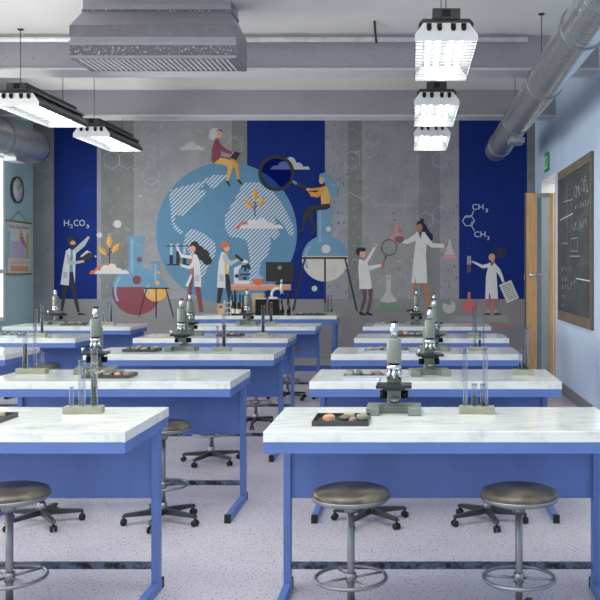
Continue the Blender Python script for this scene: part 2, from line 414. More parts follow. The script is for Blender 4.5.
for (x, y, rz, lab) in (
    (-.088, 4.40, .0, 'large grey microscope on the nearest table of the right-hand row'),
    (.118, 6.0, .1, 'grey microscope on the second table of the right-hand row'),
    (.195, 7.83, -.15, 'grey microscope on the third right-hand table, mostly hidden by the nearer ones'),
    (.235, 9.62, .1, 'grey microscope on the fourth right-hand table, chrome tube above its neighbours'),
    (.06, 11.55, 0, 'small far grey microscope on the farthest right-hand table before the painted woman'),
    (-2.15, 6.12, .2, 'grey microscope behind the glass cylinders on the second middle-row table'),
    (-2.0, 7.82, 0, 'grey microscope standing alone on the third middle-row table'),
    (-2.37, 9.62, .1, 'grey microscope on the fourth middle-row table below the painted woman with tubes'),
    (-2.12, 11.6, -.1, 'grey microscope on the farthest middle-row table in front of dark labelled bottles'),
    (-4.59, 11.6, 0, 'grey microscope on the farthest table of the left row below the painted man')):
    o = place(MS0, mu, (x, y, .9), rz); tag(o, lab, 'microscope', 'grey lab microscopes'); rescale(o, 1.02)

# ------------------------------------------------------------------ blocks with glass tubes
def tubeset(col, loc, w, tubes, rz=0, z0=.9, d=.07, h=.035, light=False):
    """tubes: (dx, height, radius, liquid share, liquid material, look)"""
    x, y = loc
    b = B(); box(b, -w/2, w/2, -d/2, d/2, 0, h)
    o = obj('tube_block', b, M['wood_block'], None, .002); o.location = (x, y, z0); o.rotation_euler.z = rz
    tag(o, 'grey-green wooden block holding glass tubes on the ' + col, 'rack', 'wooden tube blocks')
    for dx, H, r, lq, lm, look in tubes:
        t = thing('glass_cylinder', look + ' in the block on the ' + col, 'glass tube', (x+dx*math.cos(rz), y+dx*math.sin(rz), z0+h), 0, 'glass tubes standing in wooden blocks')
        q = B(); lathe(q, [(0, .0), (r, .0), (r, H-.006), (r*1.15, H-.003), (r*1.15, H), (r*.85, H), (r*.95, H-.01)], 18); obj('glass_wall', q, M['glass'], t)
        if lq:
            q = B(); lathe(q, [(0, .007), (r*.82, .007), (r*.82, H*lq), (0, H*lq)], 16); obj('liquid', q, lm, t)
        if H > .15 and y < 7:
            q = B()
            for k in range(int(H/.016)-2):
                a0, ww = -PI/2, (.25 if k % 5 else .5); rr = r*1.02; zz = .02+k*.016
                vs = [q.verts.new((rr*math.cos(a0+ww*(j/3-.0)), rr*math.sin(a0+ww*(j/3)), z)) for z in (zz, zz+.0022) for j in range(4)]
                for j in range(3): q.faces.new((vs[j], vs[j+1], vs[j+5], vs[j+4]))
            obj('scale_marks', q, mat('etched_mark', S(165, 172, 182), .6), t)
G_, D_, L_ = M['liq_green'], M['liq_dark'], M['liq_blue']
tubeset('nearest right-hand table', (.317, 4.40), .172, [(-.057, .285, .0115, 0, D_, 'tall empty left glass tube'), (-.012, .11, .014, .45, D_, 'short glass tube with dark liquid'), (.03, .11, .013, .22, G_, 'short nearly clear glass tube'), (.042, .285, .013, .0, D_, 'tall empty right glass tube')], -.06)
tubeset('nearest middle-row table', (-1.605, 4.40), .185, [(-.058, .095, .010, 0, D_, 'smallest graduated cylinder'), (-.008, .225, .0165, 0, D_, 'middle graduated cylinder'), (.05, .28, .0165, .55, G_, 'tallest graduated cylinder'), ], .1)
tubeset('second right-hand table', (.742, 6.02), .14, [(-.02, .13, .011, .3, L_, 'short glass tube'), (.004, .15, .010, .25, D_, 'middle glass tube'), (.028, .28, .0145, .06, G_, 'tall glass tube')], -.12)
tubeset('second middle-row table', (-2.57, 6.09), .20, [(-.048, .25, .018, .65, D_, 'wide glass tube of dark liquid'), (.018, .30, .012, 0, D_, 'tall slim empty glass tube'), (.055, .12, .007, 0, D_, 'short thin glass tube'), (.072, .11, .007, 0, D_, 'thinnest glass tube')], 0)
tubeset('third right-hand table', (.575, 7.80), .165, [(-.03, .29, .014, .06, G_, 'tall pale glass tube'), (.012, .14, .013, .4, L_, 'short glass tube with blue liquid'), (.045, .28, .006, 0, D_, 'slender glass rod')], -.2)
tubeset('third middle-row table', (-1.645, 7.78), .16, [(-.035, .18, .014, .0, D_, 'clear half-height glass tube'), (.02, .28, .017, .68, G_, 'tall green-filled glass tube')], .05)
tubeset('fourth right-hand table', (.66, 9.55), .13, [(-.01, .28, .011, .0, D_, 'slim pale glass tube'), (.02, .33, .012, .08, G_, 'tallest pale glass tube')], 0)
tubeset('fourth middle-row table', (-1.585, 9.58), .12, [(0, .29, .019, .94, G_, 'tall dark green glass tube')], 0)
tubeset('fourth far-left-row table', (-3.96, 9.5), .21, [(-.01, .25, .014, .0, D_, 'pale clear glass tube'), (.055, .30, .016, .75, G_, 'tall glass tube of dark green liquid')], 0)
tubeset('farthest middle-row table', (-1.81, 11.55), .11, [(0, .25, .02, .95, D_, 'dark filled glass tube')], 0)
tubeset('farthest far-left-row table', (-3.90, 11.55), .17, [(-.06, .12, .012, 0, D_, 'short clear glass tube'), (-.0, .26, .014, 0, D_, 'clear medium glass tube'), (.04, .29, .014, .7, G_, 'tall glass tube holding green liquid')], 0)
tubeset('far desk', (-1.17, 12.72), .19, [(-.06, .12, .015, 0, D_, 'short clear glass tube'), (-.015, .24, .014, 0, D_, 'taller clear glass tube'), (.03, .24, .014, .2, G_, 'right clear glass tube')], 0, DKH)

# ------------------------------------------------------------------ trays of stones
ROCK = []
def rock_mesh(k):
    random.seed(100+k); b = B(); bmesh.ops.create_icosphere(b, subdivisions=3, radius=1)
    ph = [random.uniform(0, 6) for _ in range(6)]
    for v in b.verts:
        c = v.co; f = 1+.13*math.sin(2.3*c.x+ph[0])+.11*math.sin(3.1*c.y+ph[1])+.1*math.sin(3.7*c.z+ph[2])+.05*math.sin(7*c.x+ph[3]+5*c.y)
        v.co = Vector((c.x*f*1.15, c.y*f*.9, c.z*f*.62))
    mz = min(v.co.z for v in b.verts)
    for v in b.verts: v.co.z -= mz
    for f in b.faces: f.smooth = True
    me = bpy.data.meshes.new('rock'); b.to_mesh(me); b.free(); me.materials.append(None); return me
for k in range(5): ROCK.append(rock_mesh(k))
RM = {}
for n, c, c2 in (('orange', (212, 138, 100), (228, 180, 150)), ('olive', (122, 124, 100), (70, 80, 66)), ('pink', (176, 138, 140), (140, 100, 105)), ('cream', (196, 182, 150), (150, 140, 118)), ('grey', (160, 162, 146), (110, 116, 104)), ('brown', (150, 118, 92), (96, 78, 66))):
    m, nt, bs = newmat('stone_' + n); nn = noise(nt, 28, 5, (1, 1, 1), .7)
    r = ramp(nt, nn.outputs[0], [(.35, S(*c2)), (.6, S(*c))]); nt.links.new(r.outputs[0], bs.inputs['Base Color']); bs.inputs['Roughness'].default_value = .55
    bump(nt, bs, nn.outputs[0], .3); RM[n] = m
def stray(col, x, y, w, d, rocks, light=False, z0=.9, rz=0, each=True):
    b = B(); t = .006
    box(b, -w/2, w/2, -d/2, d/2, 0, .005)
    for a in ((-w/2, w/2, -d/2, -d/2+t), (-w/2, w/2, d/2-t, d/2), (-w/2, -w/2+t, -d/2+t, d/2-t), (w/2-t, w/2, -d/2+t, d/2-t)): box(b, *a, .005, .016 if light else .022)
    o = obj('specimen_tray', b, M['tray_light'] if light else M['tray'], None, .001); o.location = (x, y, z0); o.rotation_euler.z = rz
    if light:
        q = B(); box(q, -w/2+.006, w/2-.006, -d/2+.006, d/2-.006, .005, .007); obj('tray_liner', q, M['tray'], o)
    tag(o, ('pale' if light else 'black') + ' tray of stones on the ' + col, 'tray', 'trays of stone specimens')
    cnt = {}
    for i, (dx, dy, s, c) in enumerate(rocks):
        r = bpy.data.objects.new('stone', ROCK[i % 5]); C.objects.link(r)
        r.location = (x+dx*math.cos(rz)-dy*math.sin(rz), y+dx*math.sin(rz)+dy*math.cos(rz), z0+.0075); k_ = 1.06 if y > 5 else 1.0; r.scale = (s*k_, s*.86*k_, s*.85*k_); r.rotation_euler.z = i*1.9
        r.material_slots[0].link = 'OBJECT'; r.material_slots[0].material = RM[c]
        desc = {'orange': 'orange', 'olive': 'dark olive', 'pink': 'purplish pink', 'cream': 'cream', 'grey': 'greenish grey', 'brown': 'brown'}[c]
        tag(r, desc + ' stone lying in the tray on the ' + col, 'stone', desc + ' stones in the tray on the ' + col)
stray('nearest right-hand table', -.322, 4.15, .255, .24, [(-.058, -.05, .027, 'orange'), (-.06, .06, .02, 'brown'), (.018, -.02, .026, 'olive'), (.03, .05, .027, 'cream'), (.052, -.055, .022, 'pink'), (.098, -.03, .027, 'grey'), (.098, .055, .022, 'grey')])
def rnd(n, w, d, s, cols, seed):
    random.seed(seed); out = []; nx = max(1, int(math.ceil(n/2)))
    for i in range(n):
        cx = (i % nx+.5)/nx-.5; cy = (.25 if i >= nx else -.25)
        out.append((cx*(w-.02), cy*(d-.02), s*random.uniform(.85, 1.1), cols[i % len(cols)]))
    return out
stray('nearest middle-row table', -2.01, 4.18, .26, .24, [(-.09, -.03, .026, 'brown'), (-.03, -.055, .027, 'cream'), (.03, .02, .026, 'olive'), (.075, .05, .027, 'cream'), (.07, -.05, .028, 'grey'), (-.04, .055, .024, 'grey')])
stray('second right-hand table', -.285, 5.92, .33, .19, rnd(10, .33, .19, .025, ['cream', 'olive', 'cream', 'brown', 'orange', 'grey', 'olive', 'cream', 'pink', 'olive'], 1), True)
stray('second middle-row table', -1.98, 5.90, .31, .19, rnd(10, .33, .19, .026, ['olive', 'cream', 'grey', 'orange', 'pink', 'grey', 'cream', 'brown', 'olive', 'grey'], 2))
stray('third right-hand table', -.215, 7.75, .40, .2, rnd(8, .40, .2, .026, ['cream', 'brown', 'orange', 'olive', 'grey', 'cream', 'olive', 'pink'], 3), True)
stray('third middle-row table', -2.33, 7.78, .29, .2, rnd(8, .29, .2, .026, ['olive', 'pink', 'cream', 'brown', 'orange', 'grey', 'olive', 'cream'], 4))
stray('fourth right-hand table', -.03, 9.55, .28, .2, rnd(8, .28, .2, .026, ['brown', 'orange', 'cream', 'grey', 'olive', 'orange', 'cream', 'brown'], 5))
stray('fourth middle-row table', -1.93, 9.56, .27, .2, rnd(8, .27, .2, .024, ['olive', 'grey', 'orange', 'brown', 'cream', 'grey', 'olive', 'brown'], 6))
stray('farthest right-hand table', -.33, 11.5, .30, .2, rnd(8, .3, .2, .022, ['cream', 'orange', 'brown', 'olive', 'grey', 'cream', 'orange', 'grey'], 7), True)
stray('farthest table of the far left row', -4.32, 11.5, .28, .2, rnd(8, .28, .2, .023, ['olive', 'cream', 'brown', 'grey', 'olive', 'cream', 'grey', 'brown'], 8))
stray('fourth table of the far left row', -4.27, 9.52, .28, .2, rnd(8, .28, .2, .026, ['olive', 'brown', 'cream', 'olive', 'grey', 'brown', 'olive', 'cream'], 9), True)
stray('far desk', -1.42, 12.62, .40, .2, rnd(8, .4, .2, .02, ['orange', 'grey', 'brown', 'olive', 'pink', 'grey', 'cream', 'brown'], 10), False, DKH)

# ------------------------------------------------------------------ things on the far desk
def DX(px, y=12.6): return (px-412)*y/900
def dbox(name, label, cat, px0, px1, y0, y1, z1, m, z0=DKH, lid=None):
    q = B(); x0, x1 = DX(px0, y0), DX(px1, y0); box(q, x0, x1, y0, y1, z0, z1)
    o = obj(name, q, m, None, .002); tag(o, label, cat)
    if lid: q = B(); box(q, x0+.002, x1-.002, y0+.002, y1-.002, z1, z1+.012); obj('lid', q, lid, o)
    return o
c = dbox('carton', 'small upright tan carton at the left end of the far desk', 'box', 217.5, 224, 12.5, 12.58, DKH+.155, M['carton'])
q = B(); box(q, DX(219, 12.5), DX(222.5, 12.5), 12.497, 12.5, DKH+.10, DKH+.13); obj('carton_print', q, flat(150, 70, 55), c)
dbox('carton', 'wide tan carton standing behind the dark bottles on the far desk', 'box', 252, 264, 12.75, 12.9, DKH+.30, M['carton'])
dbox('carton', 'narrow brown carton between the two black boxes on the far desk', 'box', 266.1, 268.3, 12.5, 12.6, DKH+.19, mat('brown_card', S(120, 92, 72), .8))
dbox('storage_box', 'left black box with a cream lid on the far desk', 'box', 255.2, 265.8, 12.5, 12.62, DKH+.225, M['black'], lid=M['label'])
dbox('storage_box', 'right black box carrying the white microscope on the far desk', 'box', 268.6, 278.2, 12.5, 12.62, DKH+.225, M['black'], lid=M['label'])
# white rack with green tubes
t = thing('wire_rack', 'white rack standing among dark green tubes on the far desk', 'rack', (DX(227.8, 12.5), 12.5, DKH))
q = B()
for sx in (-.045, .045):
    for sy in (-.03, .03): tube(q, (sx, sy, 0), (sx, sy, .21), .004, 8)
obj('upright', q, M['scopewhite'], t)
for z in (.03, .10, .17):
    q = B(); box(q, -.05, .05, -.035, .035, z, z+.006); obj('shelf', q, M['scopewhite'], t)
for k, px in enumerate((229, 232, 235.5, 240, 243)):
    q = B(); lathe(q, [(0, 0), (.011, 0), (.011, .27), (.013, .272), (.013, .28), (0, .28)], 12)
    o = obj('test_tube', q, M['liq_green'], None); o.location = (DX(px, 12.72), 12.72, DKH)
    tag(o, 'dark green test tube standing behind the labelled bottles on far desk', 'test tube', 'dark green test tubes on the far desk')
def bottle(px, y, r, h, label, lab=True, m=None, slim=False):
    t = thing('bottle', label, 'bottle', (DX(px, y), y, DKH))
    q = B(); lathe(q, [(0, 0), (r, 0), (r, h*(.45 if slim else .7)), (r*.38, h*(.7 if slim else .84)), (r*.36, h*.92), (0, h*.92)], 18); obj('body', q, m or M['amber'], t)
    q = B(); lathe(q, [(0, h*.9), (r*.45, h*.9), (r*.45, h), (0, h)], 14); obj('cap', q, M['black'], t)
    if lab: q = B(); lathe(q, [(r+.001, h*.15), (r+.001, h*.5)], 18); obj('paper_label', q, M['label'], t)
bottle(233.5, 12.5, .034, .19, 'left dark bottle with a cream label on the far desk')
bottle(238.5, 12.48, .034, .18, 'right dark bottle with a cream label on the far desk')
bottle(242.5, 12.6, .022, .20, 'slim dark red bottle beside the labelled bottles on far desk', False, M['red'], True)
bottle(245.5, 12.66, .02, .17, 'little black bottle hidden behind the far microscope tube', False, None, True)
bottle(281.8, 12.5, .032, .215, 'black flask-shaped bottle right of the black boxes on far desk', False, None, True)
bottle(288.7, 12.5, .028, .215, 'rightmost black flask-shaped bottle on the far desk', False, None, True)
# white microscope on the right black box
t = thing('microscope', 'small white microscope standing on the right black box on the far desk', 'microscope', (DX(273, 12.56), 12.56, DKH+.237))
q = B(); box(q, -.06, .055, -.045, .045, 0, .018); obj('base', q, M['scopewhite'], t, .003)
q = B(); prism(q, [(-.035, .018), (-.005, .018), (.0, .07), (.03, .115), (.09, .125), (.09, .155), (.02, .15), (-.02, .11), (-.035, .06)], 'y', -.015, .015); obj('arm', q, M['scopewhite'], t, .003)
q = B(); tube(q, (.12, 0, .09), (.12, 0, .2), .022, 16); obj('body_tube', q, M['scopewhite'], t)
q = B(); tube(q, (.12, 0, .2), (.12, 0, .265), .014, 14); obj('eyepiece', q, M['chrome'], t)
q = B(); tube(q, (.12, 0, .09), (.105, 0, .05), .012, 10, 0, .007); tube(q, (.13, 0, .09), (.15, 0, .055), .012, 10, 0, .007); obj('objective_lens', q, M['chrome'], t)

# ------------------------------------------------------------------ ducts
def duct(name, label, x, z, r, y0, y1, bands, rods):
    t = thing(name, label, 'duct', (x, y0, z))
    q = B(); R = Matrix.Rotation(-PI/2, 4, 'X'); L = y1-y0; n = int(L/.05)
    prof = [(0, 0)]
    for i in range(n+1):
        s = L*i/n; prof.append((r+(.003 if i % 3 == 0 else 0), s))
    prof += [(r*.96, L), (0, L-.02)]
    lathe(q, prof, 48, 0, R); obj('duct_shell', q, M['duct'], t)
    for yb in bands:
        q = B(); torus(q, (0, yb-y0, 0), r+.006, .009, 48, 8, 0, Matrix.Rotation(PI/2, 4, 'X'))
        bo = obj('strap', q, M['steel'], t)
        q = B(); tube(q, (-r*.2, yb-y0, r), (-r*.2, yb-y0, HC-z), .004, 8); tube(q, (-r*.2, yb-y0, HC-z-.012), (-r*.2, yb-y0, HC-z), .03, 12); obj('hanger_rod', q, M['fix_dark'], bo)
    return t
tR = duct('air_duct', 'long galvanised round duct hung under the ceiling along the chalkboard wall', 1.27, 3.40, .165, 3, 13.6, (4.6, 6.65, 8.6, 10.8, 12.9), 0)
q = B(); box(q, -.05, .13, 11.25-3-.08, 11.25-3+.25, -.215, -.15); obj('damper_box', q, M['hood'], tR, .004)
tL = duct('air_duct', 'galvanised round duct end entering over the clock on the left wall', -5.62, 3.42, .235, 5, 13.4, (9.0, 12.2), 0)
q = B(); box(q, -.12, .06, 13.0-5-.35, 13.0-5, -.28, -.22); obj('damper_box', q, M['hood'], tL, .004)

# ------------------------------------------------------------------ hanging hood
t = thing('ceiling_air_unit', 'large grey metal air unit with slatted underside hanging from the ceiling', 'air conditioner', (0, 0, 0))
HY0, HY1 = 8.0, 8.52
hx0, hx1 = (70-412)*8/900, (236-412)*8/900
def hz(py, y=8.0): return CAMZ+(270-py)*y/900
q = B(); box(q, hx0, hx1, HY0, HY1, hz(58)+.01, hz(25)); obj('housing', q, M['hood'], t, .004)
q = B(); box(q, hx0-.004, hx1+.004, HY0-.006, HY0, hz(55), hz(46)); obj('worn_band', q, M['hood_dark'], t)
q = B(); box(q, hx0-.004, hx1+.004, HY0-.006, HY0, hz(36.5), hz(25.5)); obj('dark_band', q, mat('hood_grey_band', S(122, 120, 127), .5), t)  # darker grey band along the top of the housing front
q = B(); box(q, hx0-.006, hx1+.006, HY0-.012, HY0, hz(45.5), hz(41)); box(q, hx0-.006, hx1+.006, HY0-.012, HY0, hz(58.5), hz(56)); obj('lip', q, M['hood'], t)
q = B()
x2, x3 = (82-412)*8.15/900, (229-412)*8.1/900
A = [(hx0, HY0, hz(25)), (hx1, HY0, hz(25)), (hx1, HY1, hz(25)), (hx0, HY1, hz(25))]; zt = CAMZ+258*8.15/900
A2 = [(x2, HY0+.15, zt), (x3, HY0+.15, zt), (x3, HY1-.0, zt), (x2, HY1-.0, zt)]
va = [q.verts.new(p) for p in A]; vb = [q.verts.new(p) for p in A2]
for i in range(4): q.faces.new((va[i], va[(i+1)%4], vb[(i+1)%4], vb[i]))
q.faces.new(va); q.faces.new(vb); obj('sloped_top', q, M['hood'], t)
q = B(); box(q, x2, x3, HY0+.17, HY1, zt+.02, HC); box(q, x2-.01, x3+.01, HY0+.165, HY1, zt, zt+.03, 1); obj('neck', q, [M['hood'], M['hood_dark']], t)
q = B(); zb = hz(58)
box(q, hx0, hx1, HY0, HY1, zb+.005, zb+.012)
x = hx0+.06
while x < hx1-.05:
    prism(q, [(x, zb-.004), (x+.014, zb-.004), (x+.014, zb+.006), (x, zb+.006)], 'y', HY0+.03, HY1-.03, 2); x += .047
for a in ((hx0, hx1, HY0, HY0+.03), (hx0, hx1, HY1-.03, HY1), (hx0, hx0+.05, HY0, HY1), (hx1-.05, hx1, HY0, HY1)): box(q, *a, zb-.004, zb+.006, 1)
obj('intake_grille', q, [mat('grille_recess', S(120, 122, 126), .6), M['hood_dark'], mat('grille_rib', S(215, 216, 220), .5)], t)

# ------------------------------------------------------------------ fluorescent fixtures
def make_fixture():
    t = thing('ceiling_light', '', 'ceiling light')
    w, L = .455, 1.36
    q = B()   # spine and sloping roof
    box(q, -.10, .10, .0, L, .16, .235)
    va = [(-.20, .13), (.20, .13), (.17, .165), (-.17, .165)]
    prism(q, va, 'y', .02, L-.0)
    obj('housing', q, M['fix_dark'], t)
    q = B(); box(q, -.03, .03, -.004, .0, .175, .225); obj('junction_box', q, M['black'], t)
    q = B()   # reflector: end plates and sides
    prof = [(-w/2, 0), (-w/2, .045), (-.165, .13), (.165, .13), (w/2, .045), (w/2, 0)]
    for s in (-1, 1):
        a = [(s*w/2, 0), (s*(w/2-.004), 0), (s*(w/2-.004), .043), (s*.163, .126), (s*.165, .13), (s*w/2, .045)]
        prism(q, a, 'y', .006, L-.006)
    box(q, -.165, .165, .006, L-.006, .124, .13)
    obj('reflector', q, M['fix_white'], t)
    for y in (0, L-.006):
        q = B(); prism(q, prof, 'y', y, y+.006); obj('end_plate', q, M['white'], t)
    for x in (-.125, -.05, .05, .125):
        q = B(); tube(q, (x, -.012, .09), (x, .0, .09), .018, 12); box(q, x-.018, x+.018, -.012, 0, .09, .125); obj('socket', q, M['black'], t)
        q = B(); tube(q, (x, .01, .065), (x, L-.06, .065), .018, 12); obj('fluorescent_tube', q, M['tube'], t)
    q = B()
    for k in range(14):
        y = .06+k*(L-.1)/13; box(q, -w/2+.004, w/2-.004, y, y+.008, .0, .007)
    for x in (-w/2+.002, w/2-.006): box(q, x, x+.004, .006, L-.006, 0, .022)
    obj('louvre', q, mat('louvre_wire', S(150, 154, 158), .4, .0), t)
    q = B()
    for y in (.1, L-.15): tube(q, (0, y, .235), (0, y, HC-3.25), .004, 6); tube(q, (0, y, HC-3.25-.012), (0, y, HC-3.25), .03, 12)
    obj('hanger_wire', q, M['fix_dark'], t)
    return t
F0 = make_fixture(); fu = [False]
for (x, y, lab) in ((.248, 6.48, 'largest lit four-tube ceiling light of the right-hand line, nearest the viewer'),
                    (.248, 9.0, 'middle lit four-tube ceiling light of the three in the right-hand line'),
                    (.248, 11.08, 'farthest and smallest four-tube ceiling light of the right-hand line'),
                    (-3.98, 9.05, 'nearer lit four-tube ceiling light at left, cut by the picture edge'),
                    (-3.98, 11.17, 'farther lit four-tube ceiling light at left, over the blue mural stripe')):
    o = place(F0, fu, (x, y, 3.25)); tag(o, lab, 'ceiling light', 'four-tube hanging ceiling lights')

# ------------------------------------------------------------------ right wall: door, exit sign, chalkboard
t = thing('glazed_door', 'open oak-framed glass door with chrome lever handle beside the mural', 'door', (XR-.02, 12.3, 0))
DHh = CAMZ+77*12.3/900
th = .045
bb('stile', [(-.372, -.225, 0, th, .01, DHh)], M['wood'], t, .002)
bb('stile', [(-.045, -.002, 0, th, .01, DHh)], M['wood'], t, .002)
bb('edge_strip', [(-.392, -.372, 0, th, .01, DHh+.005)], mat('door_edge', S(92, 84, 80), .5), t)
bb('rail', [(-.225, -.045, .005, th-.005, DHh-.06, DHh), (-.225, -.045, .005, th-.005, .01, .16)], mat('rail_grey', S(150, 152, 150), .5), t)
bb('glass_panel', [(-.225, -.045, .02, .026, .16, DHh-.06)], M['door_glass'], t)
q = B(); zh = CAMZ-5*12.3/900; tube(q, (-.30, 0, zh), (-.30, -.012, zh), .03, 18); tube(q, (-.30, -.01, zh), (-.30, -.05, zh), .011, 12)
tube(q, (-.30, -.05, zh), (-.20, -.055, zh+.012), .010, 10); tube(q, (-.20, -.055, zh+.012), (-.135, -.05, zh-.004), .010, 10); obj('handle', q, M['chrome'], t)
q = B(); box(q, -.40, -.392, .005, .04, zh-.06, zh); obj('latch', q, M['chrome'], t)
# exit sign
t = thing('exit_sign', 'small green and white running figure exit sign above the doorway', 'sign', (XR, 12.95, 3.145))
q = B(); box(q, -.03, -.001, -.17, .17, -.125, .125); obj('sign_case', q, flat(40, 150, 80), t, .003)
q = B(); box(q, -.033, -.03, -.15, .15, -.085, .085); obj('sign_face', q, mat('sign_white', S(225, 240, 228), .4, var=.02), t)
q = B()
def sy(pts): prism(q, pts, 'x', -.036, -.033)
sy([(-.12, -.07), (-.03, -.07), (-.03, .07), (-.12, .07)])
lathe(q, [(0, -.0015), (.016, -.0015), (.016, .0015), (0, .0015)], 14, 0, Matrix.Translation((-.0345, .055, .055)) @ Matrix.Rotation(PI/2, 4, 'Y'))
sy([(.03, .04), (.06, .03), (.085, .0), (.07, -.01), (.10, -.06), (.085, -.07), (.05, -.02), (.02, -.03), (.0, -.07), (-.01, -.05), (.015, -.01), (.035, 0), (.02, .02), (.0, .0), (-.005, .01)])
obj('pictogram', q, flat(40, 150, 80), t)
q = B(); box(q, -.03, 0, -.16, .16, .125, .14); obj('mount', q, M['steel'], t)
# chalkboard
CB0, CB1, CZ0, CZ1 = 9.67, 11.87, .95, 2.88
t = thing('chalkboard', 'large wood-framed chalkboard covered in chalk notes on the blue wall', 'chalkboard', (XR, CB0, CZ0))
cl, chh = CB1-CB0, CZ1-CZ0
bb('slate', [(-.02, -.002, .03, cl-.03, .03, chh-.03)], M['slate'], t)
bb('frame', [(-.035, -.002, 0, .05, 0, chh), (-.035, -.002, cl-.05, cl, 0, chh), (-.035, -.002, 0.05, cl-.05, 0, .12), (-.035, -.002, 0.05, cl-.05, chh-.11, chh)], M['wood_frame'], t, .003)
random.seed(11)
def stroke(q, pts, w=.006, x=-.021):
    for (a, b_) in zip(pts, pts[1:]):
        a, b_ = Vector(a), Vector(b_); d = (b_-a)
        if d.length < 1e-5: continue
        n = Vector((-d.y, d.x)).normalized()*w/2
        vs = [q.verts.new((x, *(p))) for p in (a+n, a-n, b_-n, b_+n)]
        q.faces.new(vs)
def scribble(q, y, z, n, size, dy, w=.006):
    # y runs away from the viewer, so writing that reads left to right goes towards the viewer
    for k in range(n):
        yy = y-k*dy; pts = []
        for j in range(random.choice((3, 4, 5))): pts.append((yy-random.uniform(0, size*.8), z+random.uniform(0, size)))
        stroke(q, pts, w)
q = B()
stroke(q, [(2.1, 1.30), (1.15, 1.33)], .012)
stroke(q, [(1.55, 1.72), (1.55, .95)], .006); stroke(q, [(1.25, 1.55), (1.25, 1.05)], .006); stroke(q, [(1.8, 1.52), (1.2, 1.5)], .008)
stroke(q, [(.95, .55), (.10, .53)], .013); stroke(q, [(1.35, .82), (.7, .81)], .008)
stroke(q, [(1.28, .88), (.85, .87), (.85, 1.03), (1.28, 1.03), (1.28, .88)], .006); stroke(q, [(1.07, .9), (1.07, 1.15)], .006)
stroke(q, [(1.9, 1.0), (1.55, .98)], .008)
scribble(q, 1.15, 1.50, 6, .15, .16, .011); scribble(q, 1.0, 1.36, 9, .07, .1, .007); scribble(q, 1.15, 1.12, 8, .11, .12, .008)
scribble(q, 1.95, .62, 5, .08, .14, .009); scribble(q, 1.95, .50, 4, .08, .14, .009); scribble(q, 1.95, .40, 6, .07, .12, .008)
scribble(q, 1.95, .28, 3, .06, .1, .008); scribble(q, 1.95, .17, 2, .06, .1, .008); scribble(q, 1.3, .46, 3, .07, .12, .008)
scribble(q, .6, 1.62, 3, .1, .1, .008)
obj('chalk_writing', q, M['chalk'], t)
q = B()
for k in range(16): stroke(q, [(random.uniform(.1, 2.0), random.uniform(.2, 1.6)), (random.uniform(.1, 2.0), random.uniform(.2, 1.6))], .005, -.0206)
for y0, z0, z1 in ((.35, .2, 1.2), (.55, .2, .8), (1.9, 1.1, 1.7)): stroke(q, [(y0, z0), (y0+.05, z1)], .006, -.0206)
obj('chalk_smears', q, M['chalk_faint'], t)

# ------------------------------------------------------------------ left wall: clock, poster
t = thing('wall_clock', 'round white wall clock on the pale teal left wall above the poster', 'clock', (XL, 13.68, CAMZ+80*13.68/900))
R = Matrix.Rotation(PI/2, 4, 'Y')
q = B(); lathe(q, [(0, 0), (.2, 0), (.205, .02), (.2, .04), (.183, .04), (.18, .028), (0, .028)], 40, 0, R); obj('case', q, mat('clock_case', S(70, 74, 78), .35, .4), t)
q = B(); lathe(q, [(0, .0285), (.18, .0285), (.18, .030), (0, .030)], 40, 0, R); obj('dial', q, mat('dial_white', S(228, 230, 226), .5, var=.02), t)
q = B()
for k in range(12):
    a = k*PI/6; s = math.sin(a); c_ = math.cos(a); prism(q, [(s*.145-c_*.004, c_*.145+s*.004), (s*.145+c_*.004, c_*.145-s*.004), (s*.168+c_*.004, c_*.168-s*.004), (s*.168-c_*.004, c_*.168+s*.004)], 'x', .030, .032)
obj('hour_mark', q, M['black'], t)
def hand(ang, L, w):
    q = B(); s, c_ = math.sin(ang), math.cos(ang)   # +y is to the right when facing the left wall from inside... viewed from the room y grows rightwards
    prism(q, [(-c_*w, s*w), (c_*w, -s*w), (s*L+c_*w*.4, c_*L-s*w*.4), (s*L-c_*w*.4, c_*L+s*w*.4)], 'x', .032, .035); return q
obj('hour_hand', hand(-.8, .10, .007), M['black'], t); obj('minute_hand', hand(.75, .14, .005), M['black'], t)

def text_mesh(body, size, name='lettering'):
    cu = bpy.data.curves.new('t', 'FONT'); cu.body = body; cu.size = size; cu.align_x = 'CENTER'; cu.resolution_u = 3
    o = bpy.data.objects.new('t', cu); C.objects.link(o)
    dg = bpy.context.evaluated_depsgraph_get(); me = bpy.data.meshes.new_from_object(o.evaluated_get(dg))
    bpy.data.objects.remove(o); bpy.data.curves.remove(cu); me.name = name; return me
PY0, PY1, PZ0, PZ1 = 13.33, 14.19, CAMZ-2.6*13.5/900, CAMZ+49*13.5/900
PZ0 -= .02
t = thing('wall_chart', 'hanging periodic table chart with wooden rods on the teal wall below the clock', 'poster', (XL, (PY0+PY1)/2, PZ0))
pw, ph = (PY1-PY0), PZ1-PZ0
q = B(); box(q, .010, .014, -pw/2+.04, pw/2-.04, 0, ph); obj('sheet', q, M['paper'], t)
for z in (0, ph):
    q = B(); tube(q, (.014, -pw/2, z), (.014, pw/2, z), .014, 12); obj('rod', q, mat('rod_wood', S(150, 128, 90), .6), t)
q = B(); tube(q, (.012, -pw/2+.1, ph), (.012, 0, ph+.16), .003, 6); tube(q, (.012, pw/2-.1, ph), (.012, 0, ph+.16), .003, 6); obj('cord', q, M['black'], t)
def prect(y0, y1, z0, z1, c, x=.0142):
    q = B(); box(q, x, x+.0008, -pw/2+.04+y0*(pw-.08), -pw/2+.04+y1*(pw-.08), ph*z0, ph*z1); obj('printed_block', q, c, t)
prect(.03, .09, .30, .80, flat(80, 190, 205)); prect(.88, .95, .30, .80, flat(205, 195, 90)); prect(.82, .88, .30, .78, flat(150, 195, 130))
